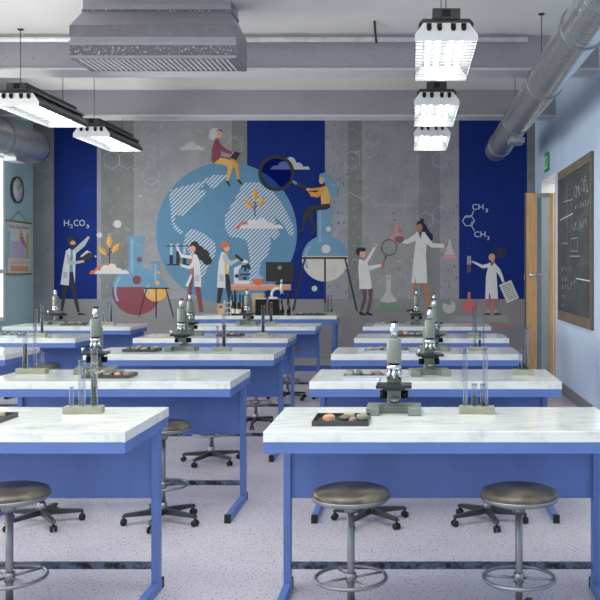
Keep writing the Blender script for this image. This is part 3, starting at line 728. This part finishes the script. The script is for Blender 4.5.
prect(.14, .82, .30, .62, flat(196, 190, 216)); prect(.14, .40, .62, .8, flat(205, 225, 215)); prect(.12, .92, .18, .25, flat(226, 200, 170)); prect(.12, .92, .05, .15, flat(220, 160, 120))
for k in range(5): prect(.52+.06*k, .58+.06*k, .62-.03*k+.02, .8-.07*k+.06, flat(205, 110, 140) if k else flat(225, 180, 110), .0152)
me = text_mesh('Periodic Table of Elements', .075, 'printed_title'); me.materials.append(M['black'])
o = bpy.data.objects.new('printed_title', me); C.objects.link(o); o.parent = t; o.location = (.0148, 0, ph*.87); o.rotation_euler = (PI/2, 0, PI/2); o.scale = (.86, 1, 1)

# ------------------------------------------------------------------ mural painted on the far wall
WY = YB
def wx(px): return (px-412)*WY/900
def wz(py): return CAMZ-(py-270)*WY/900
mur = thing('wall_mural', 'wide science mural with globe, flasks and flat coloured figures on the far wall', 'mural', (0, WY, 0))
class Fig:
    cnt = 0
    def __init__(s, base): s.bm = B(); s.m = []; s.k = 0; s.base = base*.22+Fig.cnt*.00003; Fig.cnt += 1
    def poly(s, pts, c, n=None):
        if c not in s.m: s.m.append(c)
        y = -(s.base+s.k*.00012); s.k += 1
        vs = [s.bm.verts.new((wx(a), y, wz(b_))) for a, b_ in pts]
        f = s.bm.faces.new(vs); f.material_index = s.m.index(c)
        return s
    def circ(s, x, y, r, c, ry=None, a0=0, a1=360, n=32, rot=0):
        ry = ry or r; t = [math.radians(a0+(a1-a0)*i/n) for i in range(n+(1 if a1-a0 < 360 else 0))]
        cr, sr = math.cos(rot), math.sin(rot)
        return s.poly([(x+r*math.cos(u)*cr-ry*math.sin(u)*sr, y+r*math.cos(u)*sr+ry*math.sin(u)*cr) for u in t], c)
    def line(s, pts, w, c):
        for (a, b_) in zip(pts, pts[1:]):
            d = math.hypot(b_[0]-a[0], b_[1]-a[1]) or 1; nx, ny = -(b_[1]-a[1])/d*w/2, (b_[0]-a[0])/d*w/2
            s.poly([(a[0]+nx, a[1]+ny), (a[0]-nx, a[1]-ny), (b_[0]-nx, b_[1]-ny), (b_[0]+nx, b_[1]+ny)], c); s.k -= 1
        s.k += 1; return s
    def ring(s, x, y, r0, r1, c, n=40):
        for i in range(n):
            a, b_ = 2*PI*i/n, 2*PI*(i+1)/n
            s.poly([(x+r0*math.cos(a), y+r0*math.sin(a)), (x+r1*math.cos(a), y+r1*math.sin(a)), (x+r1*math.cos(b_), y+r1*math.sin(b_)), (x+r0*math.cos(b_), y+r0*math.sin(b_))], c); s.k -= 1
        s.k += 1; return s
    def rect(s, x0, y0, x1, y1, c): return s.poly([(x0, y0), (x1, y0), (x1, y1), (x0, y1)], c)
    def end(s, name, label=None):
        me = bpy.data.meshes.new(name); s.bm.normal_update(); s.bm.to_mesh(me); s.bm.free()
        for c in s.m: me.materials.append(c)
        o = bpy.data.objects.new(name, me); C.objects.link(o); o.parent = mur
        if label: o['label'] = label
        return o
PC = {}
def pc(r, g, b): return flat(r, g, b, .75)
def flecked(name, base, fleck, thr):
    m, nt, bs = newmat(name)
    n1 = noise(nt, 3, 4); r1 = ramp(nt, n1.outputs[0], [(.3, mul(base, .88)), (.7, mul(base, 1.1))])
    n2 = noise(nt, 13, 3, (3.2, 1, .9), .6); r2 = ramp(nt, n2.outputs[0], [(thr, (0, 0, 0, 1)), (thr+.03, (1, 1, 1, 1))])
    mx = nd(nt, 'ShaderNodeMix', data_type='RGBA'); nt.links.new(r2.outputs[0], mx.inputs[0]); nt.links.new(r1.outputs[0], mx.inputs[6]); mx.inputs[7].default_value = fleck
    nt.links.new(mx.outputs[2], bs.inputs['Base Color']); bs.inputs['Roughness'].default_value = .75; bs.inputs['Specular IOR Level'].default_value = .2; return m
BLUE = flecked('mural_blue', S(14, 42, 118), S(30, 78, 142), .66)
G1 = flecked('mural_grey', S(150, 149, 154), S(174, 174, 178), .62)
G2 = flecked('mural_dark_grey', S(126, 128, 128), S(158, 160, 158), .62)
G3 = flecked('mural_grey_blue_flecks', S(152, 151, 158), S(70, 84, 140), .61)
G4 = flecked('mural_dark_grey_blue_flecks', S(132, 134, 138), S(70, 84, 140), .63)
f = Fig(.002)
for x0, x1, m_ in ((33, 54, G4), (97, 101, G3), (101, 134, G2), (134, 232, G1), (232, 247, G2), (325, 348, G3), (348, 362, G2), (362, 419, G1), (419, 440, G4), (440, 459, G3), (527, 535, G2)):
    f.rect(x0, 114, x1, 299, m_); f.k = 0
f.end('painted_stripes')
f = None
for x0, x1 in ((54, 97), (247, 325), (459, 527)): Fig(.003).rect(x0, 114, x1, 299, BLUE).end('painted_blue_panel')
FA = pc(172, 172, 176)
f = Fig(.004)
def hexa(f, x, y, r, w, c): f.line([(x+r*math.cos(PI/6+k*PI/3), y+r*math.sin(PI/6+k*PI/3)) for k in range(7)], w, c)
for x, y, r in ((222, 138, 9), (234, 146, 9), (112, 160, 9), (127, 160, 9), (426, 220, 8), (440, 214, 8), (338, 168, 9), (352, 160, 9), (370, 150, 8), (152, 185, 8), (44, 165, 7), (440, 160, 8)): hexa(f, x, y, r, .5, FA)
f.ring(151, 176, 8.2, 8.7, FA, 24); f.line([(148, 168), (148, 155), (154, 155), (154, 168)], .5, FA); f.line([(380, 205), (414, 205)], .5, FA); f.line([(405, 190), (405, 214)], .5, FA)
f.line([(336, 200), (350, 192), (362, 200), (374, 192)], .5, FA); f.ring(372, 135, 9, 9.4, FA, 24)
random.seed(5)
for _ in range(90):
    x = random.choice((random.uniform(103, 240), random.uniform(330, 418))); y = random.uniform(130, 290)
    if (x-226.5)**2+(y-232.5)**2 < 75**2: continue
    w_ = random.uniform(1, 2.2); f.line([(x, y), (x+w_, y-2), (x+2*w_, y), (x+w_*2.5, y-2.5)][:random.choice((2, 3, 4))], .45, FA)
f.end('painted_faint_diagrams')
# globe
GB = pc(90, 134, 166)
f = Fig(.006); f.circ(226.5, 232.5, 70.5, GB, n=72); f.end('painted_globe')
m, nt, bs = newmat('continent_hatching')
tc = nd(nt, 'ShaderNodeTexCoord'); sp = nd(nt, 'ShaderNodeSeparateXYZ'); nt.links.new(tc.outputs['Object'], sp.inputs[0])
sb = nd(nt, 'ShaderNodeMath', operation='SUBTRACT'); nt.links.new(sp.outputs[0], sb.inputs[0]); nt.links.new(sp.outputs[2], sb.inputs[1])
mm = nd(nt, 'ShaderNodeMath', operation='MULTIPLY'); nt.links.new(sb.outputs[0], mm.inputs[0]); mm.inputs[1].default_value = 1/.0636
fr = nd(nt, 'ShaderNodeMath', operation='FRACT'); nt.links.new(mm.outputs[0], fr.inputs[0])
rr = ramp(nt, fr.outputs[0], [(.52, S(90, 134, 166)), (.58, S(200, 206, 214))]); nt.links.new(rr.outputs[0], bs.inputs['Base Color']); bs.inputs['Roughness'].default_value = .75
HT = m
f = Fig(.008)
f.poly([(169, 197), (171, 190), (184, 186), (196, 183), (206, 181), (203, 187), (196, 190), (206, 190), (205, 196), (198, 203), (190, 209), (183, 216), (176, 215), (174, 222), (178, 227), (184, 233), (181, 235), (174, 229), (171, 220), (171, 207)], HT)
f.poly([(203, 180), (214, 175), (227, 175), (223, 182), (212, 189), (207, 184)], HT)
f.poly([(186, 232), (193, 229), (205, 234), (215, 243), (216, 252), (211, 263), (204, 275), (200, 283), (198, 270), (190, 255), (184, 243)], HT)
f.poly([(231, 206), (238, 194), (243, 183), (258, 182), (272, 190), (283, 205), (293, 225), (294, 236), (289, 235), (284, 225), (275, 217), (277, 226), (280, 234), (274, 240), (270, 236), (271, 243), (268, 254), (262, 262), (258, 271), (253, 287), (249, 280), (250, 260), (247, 241), (240, 238), (230, 237), (225, 228), (225, 216)], HT)
f.end('painted_continents', 'white hatched continents')
CW = pc(205, 204, 204); SK = pc(214, 160, 130); DKp = pc(44, 44, 46); OR = pc(206, 106, 66); YE = pc(216, 168, 92); MA = pc(130, 66, 78); LB = pc(104, 146, 176); NV = pc(34, 38, 62); CO = pc(192, 104, 104); CR = pc(202, 198, 190); COAT = pc(212, 212, 214); COAT2 = pc(176, 182, 190)
def cloud(f, x0, x1, y, c, hs):
    n = len(hs); w = (x1-x0)/n; f.rect(x0+1, y-2.2, x1-1, y, c); f.circ(x0+1.5, y-1.6, 1.6, c, n=12); f.circ(x1-1.5, y-1.6, 1.6, c, n=12)
    for i, h in enumerate(hs):
        cx = x0+(i+.5)*w; r = w*.72; pts = [(cx+r*math.cos(PI+PI*j/14), y-h+r+r*math.sin(PI+PI*j/14)) for j in range(15)]
        pts = [(a, min(b_, y)) for a, b_ in pts]; f.poly(pts+[(cx+r, y), (cx-r, y)], c)
def leaf(f, x, y, w, h, rot):
    cr, sr = math.cos(rot), math.sin(rot)
    L = [(0, -h), (w*.75, -h*.35), (w, .1*h), (w*.55, h*.7), (0, h), (-w*.55, h*.7), (-w, .1*h), (-w*.75, -h*.35)]
    f.poly([(x+a*cr-b_*sr, y+a*sr+b_*cr) for a, b_ in L], YE)
    f.poly([(x+a*cr-b_*sr, y+a*sr+b_*cr) for a, b_ in L[:5]], pc(206, 146, 62))
def plant(x, y, cx0, cx1, cy, ox):
    f = Fig(.012)
    for a, h, r in ox: f.circ(a, cy, r, OR, ry=h, a0=180, a1=360)
    cloud(f, cx0, cx1, cy, CW, (4, 9, 10.5, 6, 4))
    f.line([(x, y+22), (x, y+5)], .9, NV); f.line([(x, y+15), (x-4, y+11)], .8, NV); f.line([(x, y+13), (x+4.5, y+8)], .8, NV)
    leaf(f, x, y, 3, 7, 0); leaf(f, x-7, y+9.5, 2.8, 6.5, -.75); leaf(f, x+6.5, y+7, 2.8, 6.5, .65)
    f.end('painted_plant_on_cloud')
plant(109.5, 241, 96, 128, 274, ((94, 4, 4.5), (100, 8, 6), (108, 11, 7), (114, 10, 6)))
plant(255, 194.5, 241, 282, 228.5, ((240, 4, 4.5), (245, 7, 5), (253, 9, 6)))
f = Fig(.012); cloud(f, 181, 204, 150, pc(180, 180, 182), (3, 7, 8.5, 5, 3)); f.end('painted_cloud')
f = Fig(.012); cloud(f, 272, 309, 169.5, pc(190, 192, 200), (4, 8, 12.5, 7, 3)); f.end('painted_cloud')
f = Fig(.012)
for x, y, r in ((117.5, 224, 4), (99.5, 235, 2.8), (140.5, 196, 1)): f.circ(x, y, r, CR)
f.circ(314.5, 288.5, 2.8, CR); f.circ(364, 273, 1, CR); f.end('painted_dots')
# flasks
def roundflask(cx, cy, r, nx0, nx1, ny, liqy, cg, cl, cgl=None, base=.012):
    f = Fig(base); ccg = cg
    f.rect(nx0, ny, nx1, cy-r*.6, ccg); f.rect(nx0-2, ny, nx1+2, ny+2.5, ccg); f.circ(cx, cy, r, ccg, n=48)
    a = math.degrees(math.asin((liqy-cy)/r)); f.circ(cx, cy, r, cl, a0=a, a1=180-a, n=36)
    f.ring(cx, cy, r-3.4, r-2.2, cgl or pc(132, 166, 190), 48) if False else None
    n = 14
    pts = [(cx+(r-2)*math.cos(math.radians(150+70*i/n)), cy+(r-2)*math.sin(math.radians(150+70*i/n))) for i in range(n+1)]
    pts += [(cx+(r-4.5)*math.cos(math.radians(220-70*i/n)), cy+(r-4.5)*math.sin(math.radians(220-70*i/n))) for i in range(n+1)]
    f.poly(pts, cgl or pc(132, 166, 190)); f.rect(nx0+2, ny+3, nx0+4, cy-r*.7, cgl or pc(132, 166, 190))
    return f
f = roundflask(136.5, 290.5, 24.5, 129, 143, 236, 287, LB, MA); f.circ(139.5, 259.5, 2.6, MA); f.circ(137, 280, 4.4, MA); f.end('painted_round_flask', 'big blue flask with maroon liquid')
f = roundflask(156, 289.5, 12, 152.5, 159.5, 261, 289, LB, YE, None, .022); f.circ(158.5, 272.5, 1.5, YE); f.circ(157.5, 283, 2.2, YE)
f.rect(144, 287.6, 169, 289, DKp); f.line([(146.5, 289), (139, 317)], 1.1, DKp); f.line([(166, 289), (173.5, 317)], 1.1, DKp); f.line([(156.2, 288), (156.2, 318)], 1.1, DKp); f.end('painted_round_flask', 'small flask of yellow liquid on a tripod')
f = roundflask(325, 258.5, 23, 317, 332, 206, 256, LB, CR); f.circ(328.5, 229, 2.6, CR); f.circ(326, 249, 4.4, CR)
f.rect(302, 257, 347.5, 259, DKp); f.line([(305, 258), (293, 311)], 1.8, DKp); f.line([(345, 258), (357, 311)], 1.8, DKp); f.line([(325, 258), (325, 303)], 1.8, DKp); f.end('painted_round_flask', 'tall blue flask of cream liquid on a tripod')
f = Fig(.012); gl = pc(182, 184, 184); gn = pc(118, 140, 122)
f.poly([(386, 275), (391, 275), (391, 292), (397, 301), (403, 311), (402, 312), (374.5, 312), (373.5, 311), (380, 301), (386, 292)], gl); f.poly([(380, 301.5), (388, 303), (397, 301.5), (403, 311), (402, 312), (374.5, 312), (373.5, 311)], gn)
f.circ(388.7, 278.5, 1, gn); f.circ(392, 271.5, .8, gn); f.circ(399.6, 268.8, 1.5, gn); f.end('painted_conical_flask', 'pale conical flask with green liquid')
f = Fig(.012); f.circ(449, 307, 6.5, gl); f.circ(447, 301.5, 5, gn, ry=2.6, rot=.5); f.circ(469, 306, 7.6, CO, ry=6); f.rect(467.7, 292, 470.4, 302, CO); f.end('painted_round_flask', 'small coral flask and pale bowl')
f = Fig(.010); bk = pc(142, 142, 146); f.poly([(442, 322), (462, 315), (487, 317), (505, 314), (515, 326), (490, 323), (470, 326)], bk); f.poly([(490, 322.5), (515, 325.5), (514, 327), (491, 324.3)], CO)
for k in range(4): f.line([(454+k, 316+k*1.6), (470, 318+k), (484, 318+k*1.4)], .4, pc(170, 170, 172)); f.line([(488, 318+k*1.4), (500, 315+k*1.5), (508, 316+k*2.4)], .4, pc(170, 170, 172))
f.end('painted_open_book')
# figures
f = Fig(.020)
f.poly([(73, 250), (83, 241), (87, 237.3), (89, 238.6), (85, 246), (75, 254.5)], COAT2); f.circ(88.3, 237.7, 1.4, SK)
f.poly([(63, 284), (69, 284), (66, 296), (63, 311), (60.8, 311)], DKp); f.poly([(70, 270), (75, 284), (80, 312), (77.3, 312), (70.5, 288)], DKp)
f.poly([(70, 249), (73.5, 250), (73.5, 272), (69, 272)], LB); f.poly([(70, 248), (66, 251), (63, 268), (60.5, 284.5), (69, 285.5), (70, 262), (71, 251)], COAT); f.poly([(73, 250), (76, 253), (75.5, 265), (75, 284), (73, 270)], COAT)
f.rect(63.5, 272, 67.5, 278, COAT2)
f.circ(71, 240.5, 4.2, DKp, ry=3.8); f.circ(73, 243.3, 2.7, SK); f.poly([(70.3, 244.5), (75.2, 244.8), (75, 247.5), (72.5, 249), (70.8, 247.5)], DKp)
f.poly([(78, 258.2), (88, 250.4), (94, 256), (84, 262.6)], DKp); f.poly([(80, 256.5), (87, 250.4), (92, 253), (88.5, 252.3), (82, 257)], CW)
f.poly([(66.5, 252), (69.5, 256), (71, 261.5), (82, 260.4), (82.4, 262.6), (72, 265.2), (67.5, 263)], COAT2); f.circ(83, 261.3, 1.4, SK)
f.rect(94.5, 256, 97, 256.6, CW); f.rect(95.5, 255, 96, 257.6, CW)
f.poly([(60, 313), (64, 313), (68, 314.5), (68, 315.4), (60, 315.4)], NV); f.poly([(78, 312.8), (81, 312.8), (86, 314.2), (86, 315), (78, 315)], NV); f.end('painted_figure', 'bearded man in lab coat with a book')
f = Fig(.020)
tb = pc(170, 190, 214)
for x in (171.3, 178, 184.6): f.rect(x-1.3, 243.5, x+1.3, 263, tb)
for x, y in ((171.3, 255), (178, 251), (184.6, 254)): f.rect(x-1.7, y, x+1.7, 264, DKp)
f.rect(167, 245.5, 190, 246.6, DKp); f.rect(167, 264, 189, 265.3, DKp)
for x, y, r in ((194.5, 245.5, 4.3), (199, 250.5, 5), (203.5, 255, 6), (207.3, 260.5, 4.6)): f.circ(x, y, r, DKp)
f.circ(192.8, 249, 2.9, SK, ry=3.4)
f.poly([(190.5, 274), (193.5, 274), (192, 288), (188.5, 307), (185.8, 307)], MA); f.poly([(195, 286), (200, 286), (203.2, 312), (199.5, 312)], MA)
f.poly([(190, 256), (193, 255), (193, 276), (190.5, 276)], OR)
f.poly([(193, 254), (197, 255), (200, 264), (201.5, 287), (194.5, 286.5), (194, 268), (192, 264)], COAT); f.poly([(191, 274), (192.5, 276), (188, 287), (185.5, 285.5)], COAT)
f.poly([(176, 246), (178, 247), (182, 254), (192, 256), (192, 258.8), (181, 257.5)], COAT); f.poly([(181, 264), (189, 266), (194.5, 260), (196, 266), (189.5, 269.3), (181, 266.5)], COAT); f.circ(176.5, 245.7, 1.2, SK); f.circ(181, 264.5, 1.3, SK)
f.rect(195, 275, 199.5, 281.5, COAT2); f.end('painted_figure', 'long-haired woman holding a rack of tubes')
f = Fig(.020)
f.poly([(218, 287), (223.5, 287), (220.2, 303), (216.8, 303)], DKp); f.poly([(225.5, 273), (229, 275), (232, 293), (228, 300), (226, 288)], DKp)
f.poly([(223.5, 252.5), (227.5, 253), (228, 274), (225, 274)], YE); f.poly([(221.5, 252), (224.5, 252.5), (225.5, 288), (217, 287.5), (218.5, 263)], COAT); f.poly([(227, 254), (229.3, 262), (228.5, 275), (227.3, 268)], COAT)
f.poly([(222, 254), (226, 256), (231, 261), (238.5, 258), (239.5, 260.5), (231, 265.8), (224, 262.5)], COAT2); f.circ(226.8, 248.2, 2.8, SK, ry=3.6); f.circ(225, 244.6, 3.9, OR, ry=3); f.circ(222.8, 247, 1.7, OR); f.circ(239, 258.8, 1.3, SK)
f.rect(219.5, 274.5, 223.5, 281, COAT2); f.end('painted_figure', 'red-haired man leaning to a microscope')
f = Fig(.026)
f.rect(231, 284.2, 291, 290.2, pc(206, 140, 116)); f.rect(231, 284.2, 291, 286.2, pc(222, 160, 138)); f.rect(234, 290, 236, 306, DKp); f.rect(287, 290, 289, 306, DKp)
f.rect(234, 280.5, 250, 284, COAT); f.poly([(234, 268), (240, 265), (246, 263.5), (246, 266), (240, 268), (238.5, 271), (238.5, 281), (234, 281)], COAT); f.circ(236.8, 276, 2, DKp); f.rect(240, 273.8, 250.5, 275.2, DKp); f.rect(243, 277, 246.5, 279.5, DKp)
f.circ(245, 263, 3.4, COAT, a0=180, a1=360); f.poly([(241.5, 265), (249, 264), (251, 269), (249, 269.5), (246.5, 266.5), (246, 271), (244.5, 271), (244, 267), (241, 268.5)], DKp); f.line([(235.5, 255), (243, 261.3)], 2.6, DKp)
f.end('painted_microscope')
f = Fig(.026); f.rect(256.5, 265, 259.7, 277, pc(150, 168, 204)); f.circ(258, 280, 5.6, pc(150, 168, 204)); f.circ(258, 280, 5.6, OR, a0=-10, a1=190); f.end('painted_round_flask', 'little flask of orange liquid')
f = Fig(.026); f.rect(266, 262, 294, 281.5, DKp); f.circ(279.7, 267.7, 2, pc(140, 140, 142)); f.poly([(277, 281), (282, 281), (284, 285), (275, 285)], DKp); f.end('painted_monitor')
f = Fig(.020)
f.circ(215, 133, 5.6, pc(188, 190, 190), ry=5); f.circ(212.5, 136.5, 3.6, pc(188, 190, 190)); f.circ(219.6, 134.8, 2.8, SK, ry=3.5); f.line([(217, 130.8), (220, 129.8), (222.6, 131.5)], .9, DKp)
f.poly([(228, 158), (234, 159.5), (238.5, 165), (239.8, 179), (237, 179), (235.5, 169), (229, 164)], pc(206, 146, 62)); f.poly([(213, 163), (216, 157), (227, 158.5), (233, 162), (232.5, 169), (228.7, 181), (226, 181), (228, 168), (226, 165.5)], YE)
f.poly([(215.5, 138.5), (219, 139.5), (221.5, 150), (220.5, 158), (213.5, 163.5), (211.3, 160), (212, 149)], MA); f.poly([(217, 140), (222, 146), (229, 150.5), (233.5, 152), (232.5, 154.5), (224, 152.5), (217, 146)], MA); f.circ(233.5, 153, 1.3, SK)
f.poly([(230, 157.5), (235, 151.3), (240.5, 153), (236.5, 160)], DKp); f.poly([(221, 156.5), (231, 158.5), (230, 159.5), (221, 157.5)], DKp); f.poly([(225.5, 181), (227.5, 180.5), (230.5, 185.5), (229, 186)], DKp); f.poly([(236.5, 180), (239.5, 179.8), (242.8, 184), (241, 184.6)], DKp)
f.end('painted_figure', 'white-haired person sitting on the globe with a laptop')
f = Fig(.024); f.ring(276.5, 173.2, 14.8, 18.2, DKp); f.circ(276.5, 173.2, 14.8, thin_glass('painted_lens', S(180, 190, 230), .02)); f.line([(292.5, 181), (297, 184)], 2.6, LB); f.line([(297, 183.5), (325, 199)], 4, DKp); f.end('painted_magnifier')
f = Fig(.026)
f.poly([(322, 174), (326, 174), (331, 178), (336, 184), (339, 190), (337.5, 196), (333, 198), (328.5, 195), (327, 188), (324, 182)], LB); f.circ(323.5, 176.5, 4.4, LB, ry=3.6); f.circ(321.6, 180.5, 2.5, SK, ry=3.6)
f.poly([(323, 186), (327.5, 187.5), (330, 196), (330, 205), (321.5, 207.5), (320.8, 196)], YE); f.poly([(309, 188.5), (320, 187.5), (323.5, 186.5), (325, 191), (318, 197.5), (311, 196.5), (308, 191.5), (316, 192.5), (320, 190.5), (310, 190.8)], pc(214, 146, 70)); f.circ(308, 189.5, 1.5, SK)
f.poly([(330, 203.5), (330.3, 207.5), (327, 209.5), (313, 211), (309, 214), (305, 226), (302.3, 226), (303, 214), (309, 206), (320, 204.5)], DKp); f.poly([(309, 209), (313, 211), (313, 218), (316, 229), (313.4, 229.5), (309, 217)], DKp)
f.poly([(299, 231.5), (303, 227), (305, 227.5), (304, 230), (300, 232.5)], DKp); f.poly([(311, 232.5), (313.5, 229), (316, 229), (315.3, 231.5), (312, 234)], DKp); f.end('painted_figure', 'blue-haired woman sitting with a magnifier')
f = Fig(.020)
lg = pc(92, 80, 90)
f.poly([(361.5, 288), (367, 288), (366.5, 299), (362.5, 311.5), (360, 311), (363, 298)], lg); f.poly([(368, 288), (373, 288), (372, 300), (369.5, 312), (366.3, 312), (369, 299)], lg)
f.poly([(366, 259.5), (372, 249.5), (374, 246.5), (376, 247.8), (370, 259), (367, 263)], COAT); f.poly([(368, 266), (380.5, 264), (381.2, 266.5), (370, 270.5)], COAT); f.poly([(359, 259), (366, 259.5), (369, 267), (372, 288.5), (369, 289), (359.5, 289), (358.3, 268)], COAT)
f.poly([(360, 258.5), (365.5, 259), (364.5, 261), (361.5, 260)], CO); f.circ(360, 251.5, 4.2, NV); f.circ(362.7, 253.8, 3.2, SK, ry=3.7); f.circ(362.5, 249.6, 3.6, NV, ry=2); f.circ(376.5, 245, 1.4, SK); f.circ(382, 265, 1.6, SK)
f.poly([(358.5, 311.5), (361.5, 311.8), (366.5, 314.6), (366, 315.6), (360, 315)], NV); f.poly([(365.5, 312), (368.5, 312), (373, 314.8), (372.6, 315.8), (367, 315)], NV)
f.ring(389, 247.5, 7.4, 8.1, NV); f.line([(386.3, 255.5), (385, 259)], 1.3, NV); f.line([(385, 259), (381.3, 269.5)], 1.5, CO); f.end('painted_figure', 'boy in a lab coat lifting a magnifier')
f = Fig(.020)
tn = pc(176, 122, 94)
f.poly([(413, 281), (417.5, 281), (416, 297), (416, 310), (413.2, 310), (414, 296)], tn); f.poly([(422.5, 281), (427, 281), (430, 297), (431, 310), (428, 309), (425, 296)], tn)
f.poly([(422, 222), (426, 225), (429, 231), (433, 235), (433, 240), (429, 240.5), (425, 236), (421, 230)], NV); f.circ(422, 220.5, 2, NV); f.circ(420.5, 224, 4, NV, ry=3.3); f.circ(419.4, 227.5, 3, tn, ry=3.6)
f.poly([(416.5, 232.5), (408, 239), (404, 240), (401.5, 236), (399, 238), (402.5, 243.3), (408, 244), (417, 240)], COAT); f.poly([(424.5, 232.5), (432.5, 243), (444, 244), (444, 247.8), (431, 247.5), (424, 241)], COAT)
f.poly([(416, 232), (425, 232), (427, 241), (426, 254), (427.3, 283), (416, 283), (415.3, 276), (414.5, 283), (411.3, 283), (414, 255), (415.5, 243)], COAT); f.poly([(418, 232), (422.5, 232), (420.3, 239)], pc(96, 98, 116))
f.circ(445.5, 245.8, 1.4, tn); f.circ(399.5, 231, 1.4, tn); f.poly([(406, 310.5), (412, 308.8), (416, 309.5), (416, 311.5), (406, 311.5)], NV); f.end('painted_figure', 'tall woman in a white coat holding two flasks')
f = Fig(.024); pk = pc(196, 142, 146)
f.circ(396.8, 238, 7, pk, ry=5.2); f.poly([(395.5, 224), (398, 223.5), (399, 234), (395, 234)], pk); f.circ(399.3, 239.5, 4.8, pc(130, 92, 104), ry=3.6); f.circ(394.5, 220, .8, lg); f.circ(393.5, 213.5, .8, lg); f.end('painted_round_flask', 'pink flask')
f = Fig(.024)
f.poly([(448.5, 240), (450.5, 240), (452.5, 250), (457.3, 259), (442, 259), (446.8, 250)], pc(186, 186, 194)); f.poly([(444.3, 254.5), (455, 254.5), (457.3, 259), (442, 259)], pk); f.circ(451, 232, .8, CO); f.circ(454, 239, .7, CO); f.end('painted_conical_flask', 'pale flask with pink liquid')
f = Fig(.020)
f.poly([(486, 298), (490.3, 298), (489.3, 310), (487.2, 310)], CO); f.poly([(493, 298), (497.3, 298), (496.6, 310), (494.5, 310)], CO); f.rect(487.3, 310, 489.2, 313, SK); f.rect(494.6, 310, 496.5, 313, SK)
f.poly([(482.5, 314.7), (486.5, 313), (489.8, 313), (489.8, 314.7)], NV); f.poly([(494.2, 313), (497.5, 313), (502, 314), (502, 314.8), (494.2, 314.8)], NV)
f.circ(502, 252, 5.4, NV); f.circ(494.2, 255, 4.2, NV); f.circ(491.8, 257.3, 3.2, pc(200, 152, 120), ry=3.8); f.poly([(492, 260), (494.5, 260), (494, 264), (491.5, 264)], pc(190, 140, 110))
f.poly([(490, 263), (482.5, 265), (474, 261.3), (473.5, 263), (482.5, 268.3), (489, 267.5)], COAT); f.poly([(495, 263.5), (500, 269), (502.5, 275), (504.3, 281.6), (502, 282), (500, 277), (496, 271)], COAT)
f.poly([(489, 262.5), (495.5, 263.5), (496.5, 274), (498, 298.7), (490.8, 298.7), (489.5, 292), (488.5, 298.7), (485.2, 298.7), (486, 276)], COAT); f.poly([(490, 262.8), (494, 263), (491.3, 266.5)], lg); f.circ(472.5, 261.8, 1.2, SK); f.circ(504, 283, 1.2, SK)
f.rect(467, 256, 471, 264.5, pc(150, 150, 186)); f.rect(467, 264.5, 471, 270, pc(86, 82, 104)); f.circ(469, 270.5, 2, pc(86, 82, 104), ry=2.2); f.circ(468, 248, 1.4, pc(30, 44, 100)); f.circ(473, 245, 1, pc(30, 44, 100))
f.poly([(499, 285), (511, 280), (519, 298), (507, 303.3)], CW)
for k in range(8): f.line([(501.8+k*.9, 287+k*1.85), (510.5+k*.9, 283.4+k*1.85)], .6, lg)
f.end('painted_figure', 'girl in a lab coat with a test tube and a page')
# chemical writing
CHK = pc(200, 206, 220)
def wtext(body, px0, px1, py, size_px):
    me = text_mesh(body, 1.0, 'painted_formula'); me.materials.append(CHK)
    xs = [v.co.x for v in me.vertices]; zs = [v.co.y for v in me.vertices]
    w = max(xs)-min(xs); h = max(zs)-min(zs); sx = (wx(px1)-wx(px0))/w; sz = size_px*WY/900/h
    for v in me.vertices: v.co = Vector((wx(px0)+(v.co.x-min(xs))*sx, -.0034, wz(py)+(v.co.y-min(zs))*sz))
    o = bpy.data.objects.new('painted_formula', me); C.objects.link(o); o.parent = mur
for a in (('H', 64, 69.2, 226, 6), ('2', 70, 73, 228, 3.6), ('CO', 73.8, 85, 226, 6.2), ('3', 86.2, 89, 228.3, 3.6), ('CH', 472.2, 483.5, 209.8, 5.8), ('3', 485, 488, 212.3, 3.8), ('CH', 474.2, 485.5, 237.2, 5.8), ('3', 486.8, 489.4, 240, 3.8)): wtext(*a)
f = Fig(.0125)
hx = [(468.5+6*math.cos(k*PI/3), 220.8+5.6*math.sin(k*PI/3)) for k in range(7)]
f.line(hx, .7, CHK); f.line([(463.9, 218), (466, 216.6+.6), (470.5, 217.2)], .5, CHK); f.line([(472.6, 221), (470.4, 224.8)], .5, CHK); f.line([(471.5, 216), (473.8, 210.5)], .7, CHK); f.line([(471.5, 225.6), (474.5, 231)], .7, CHK); f.end('painted_molecule')
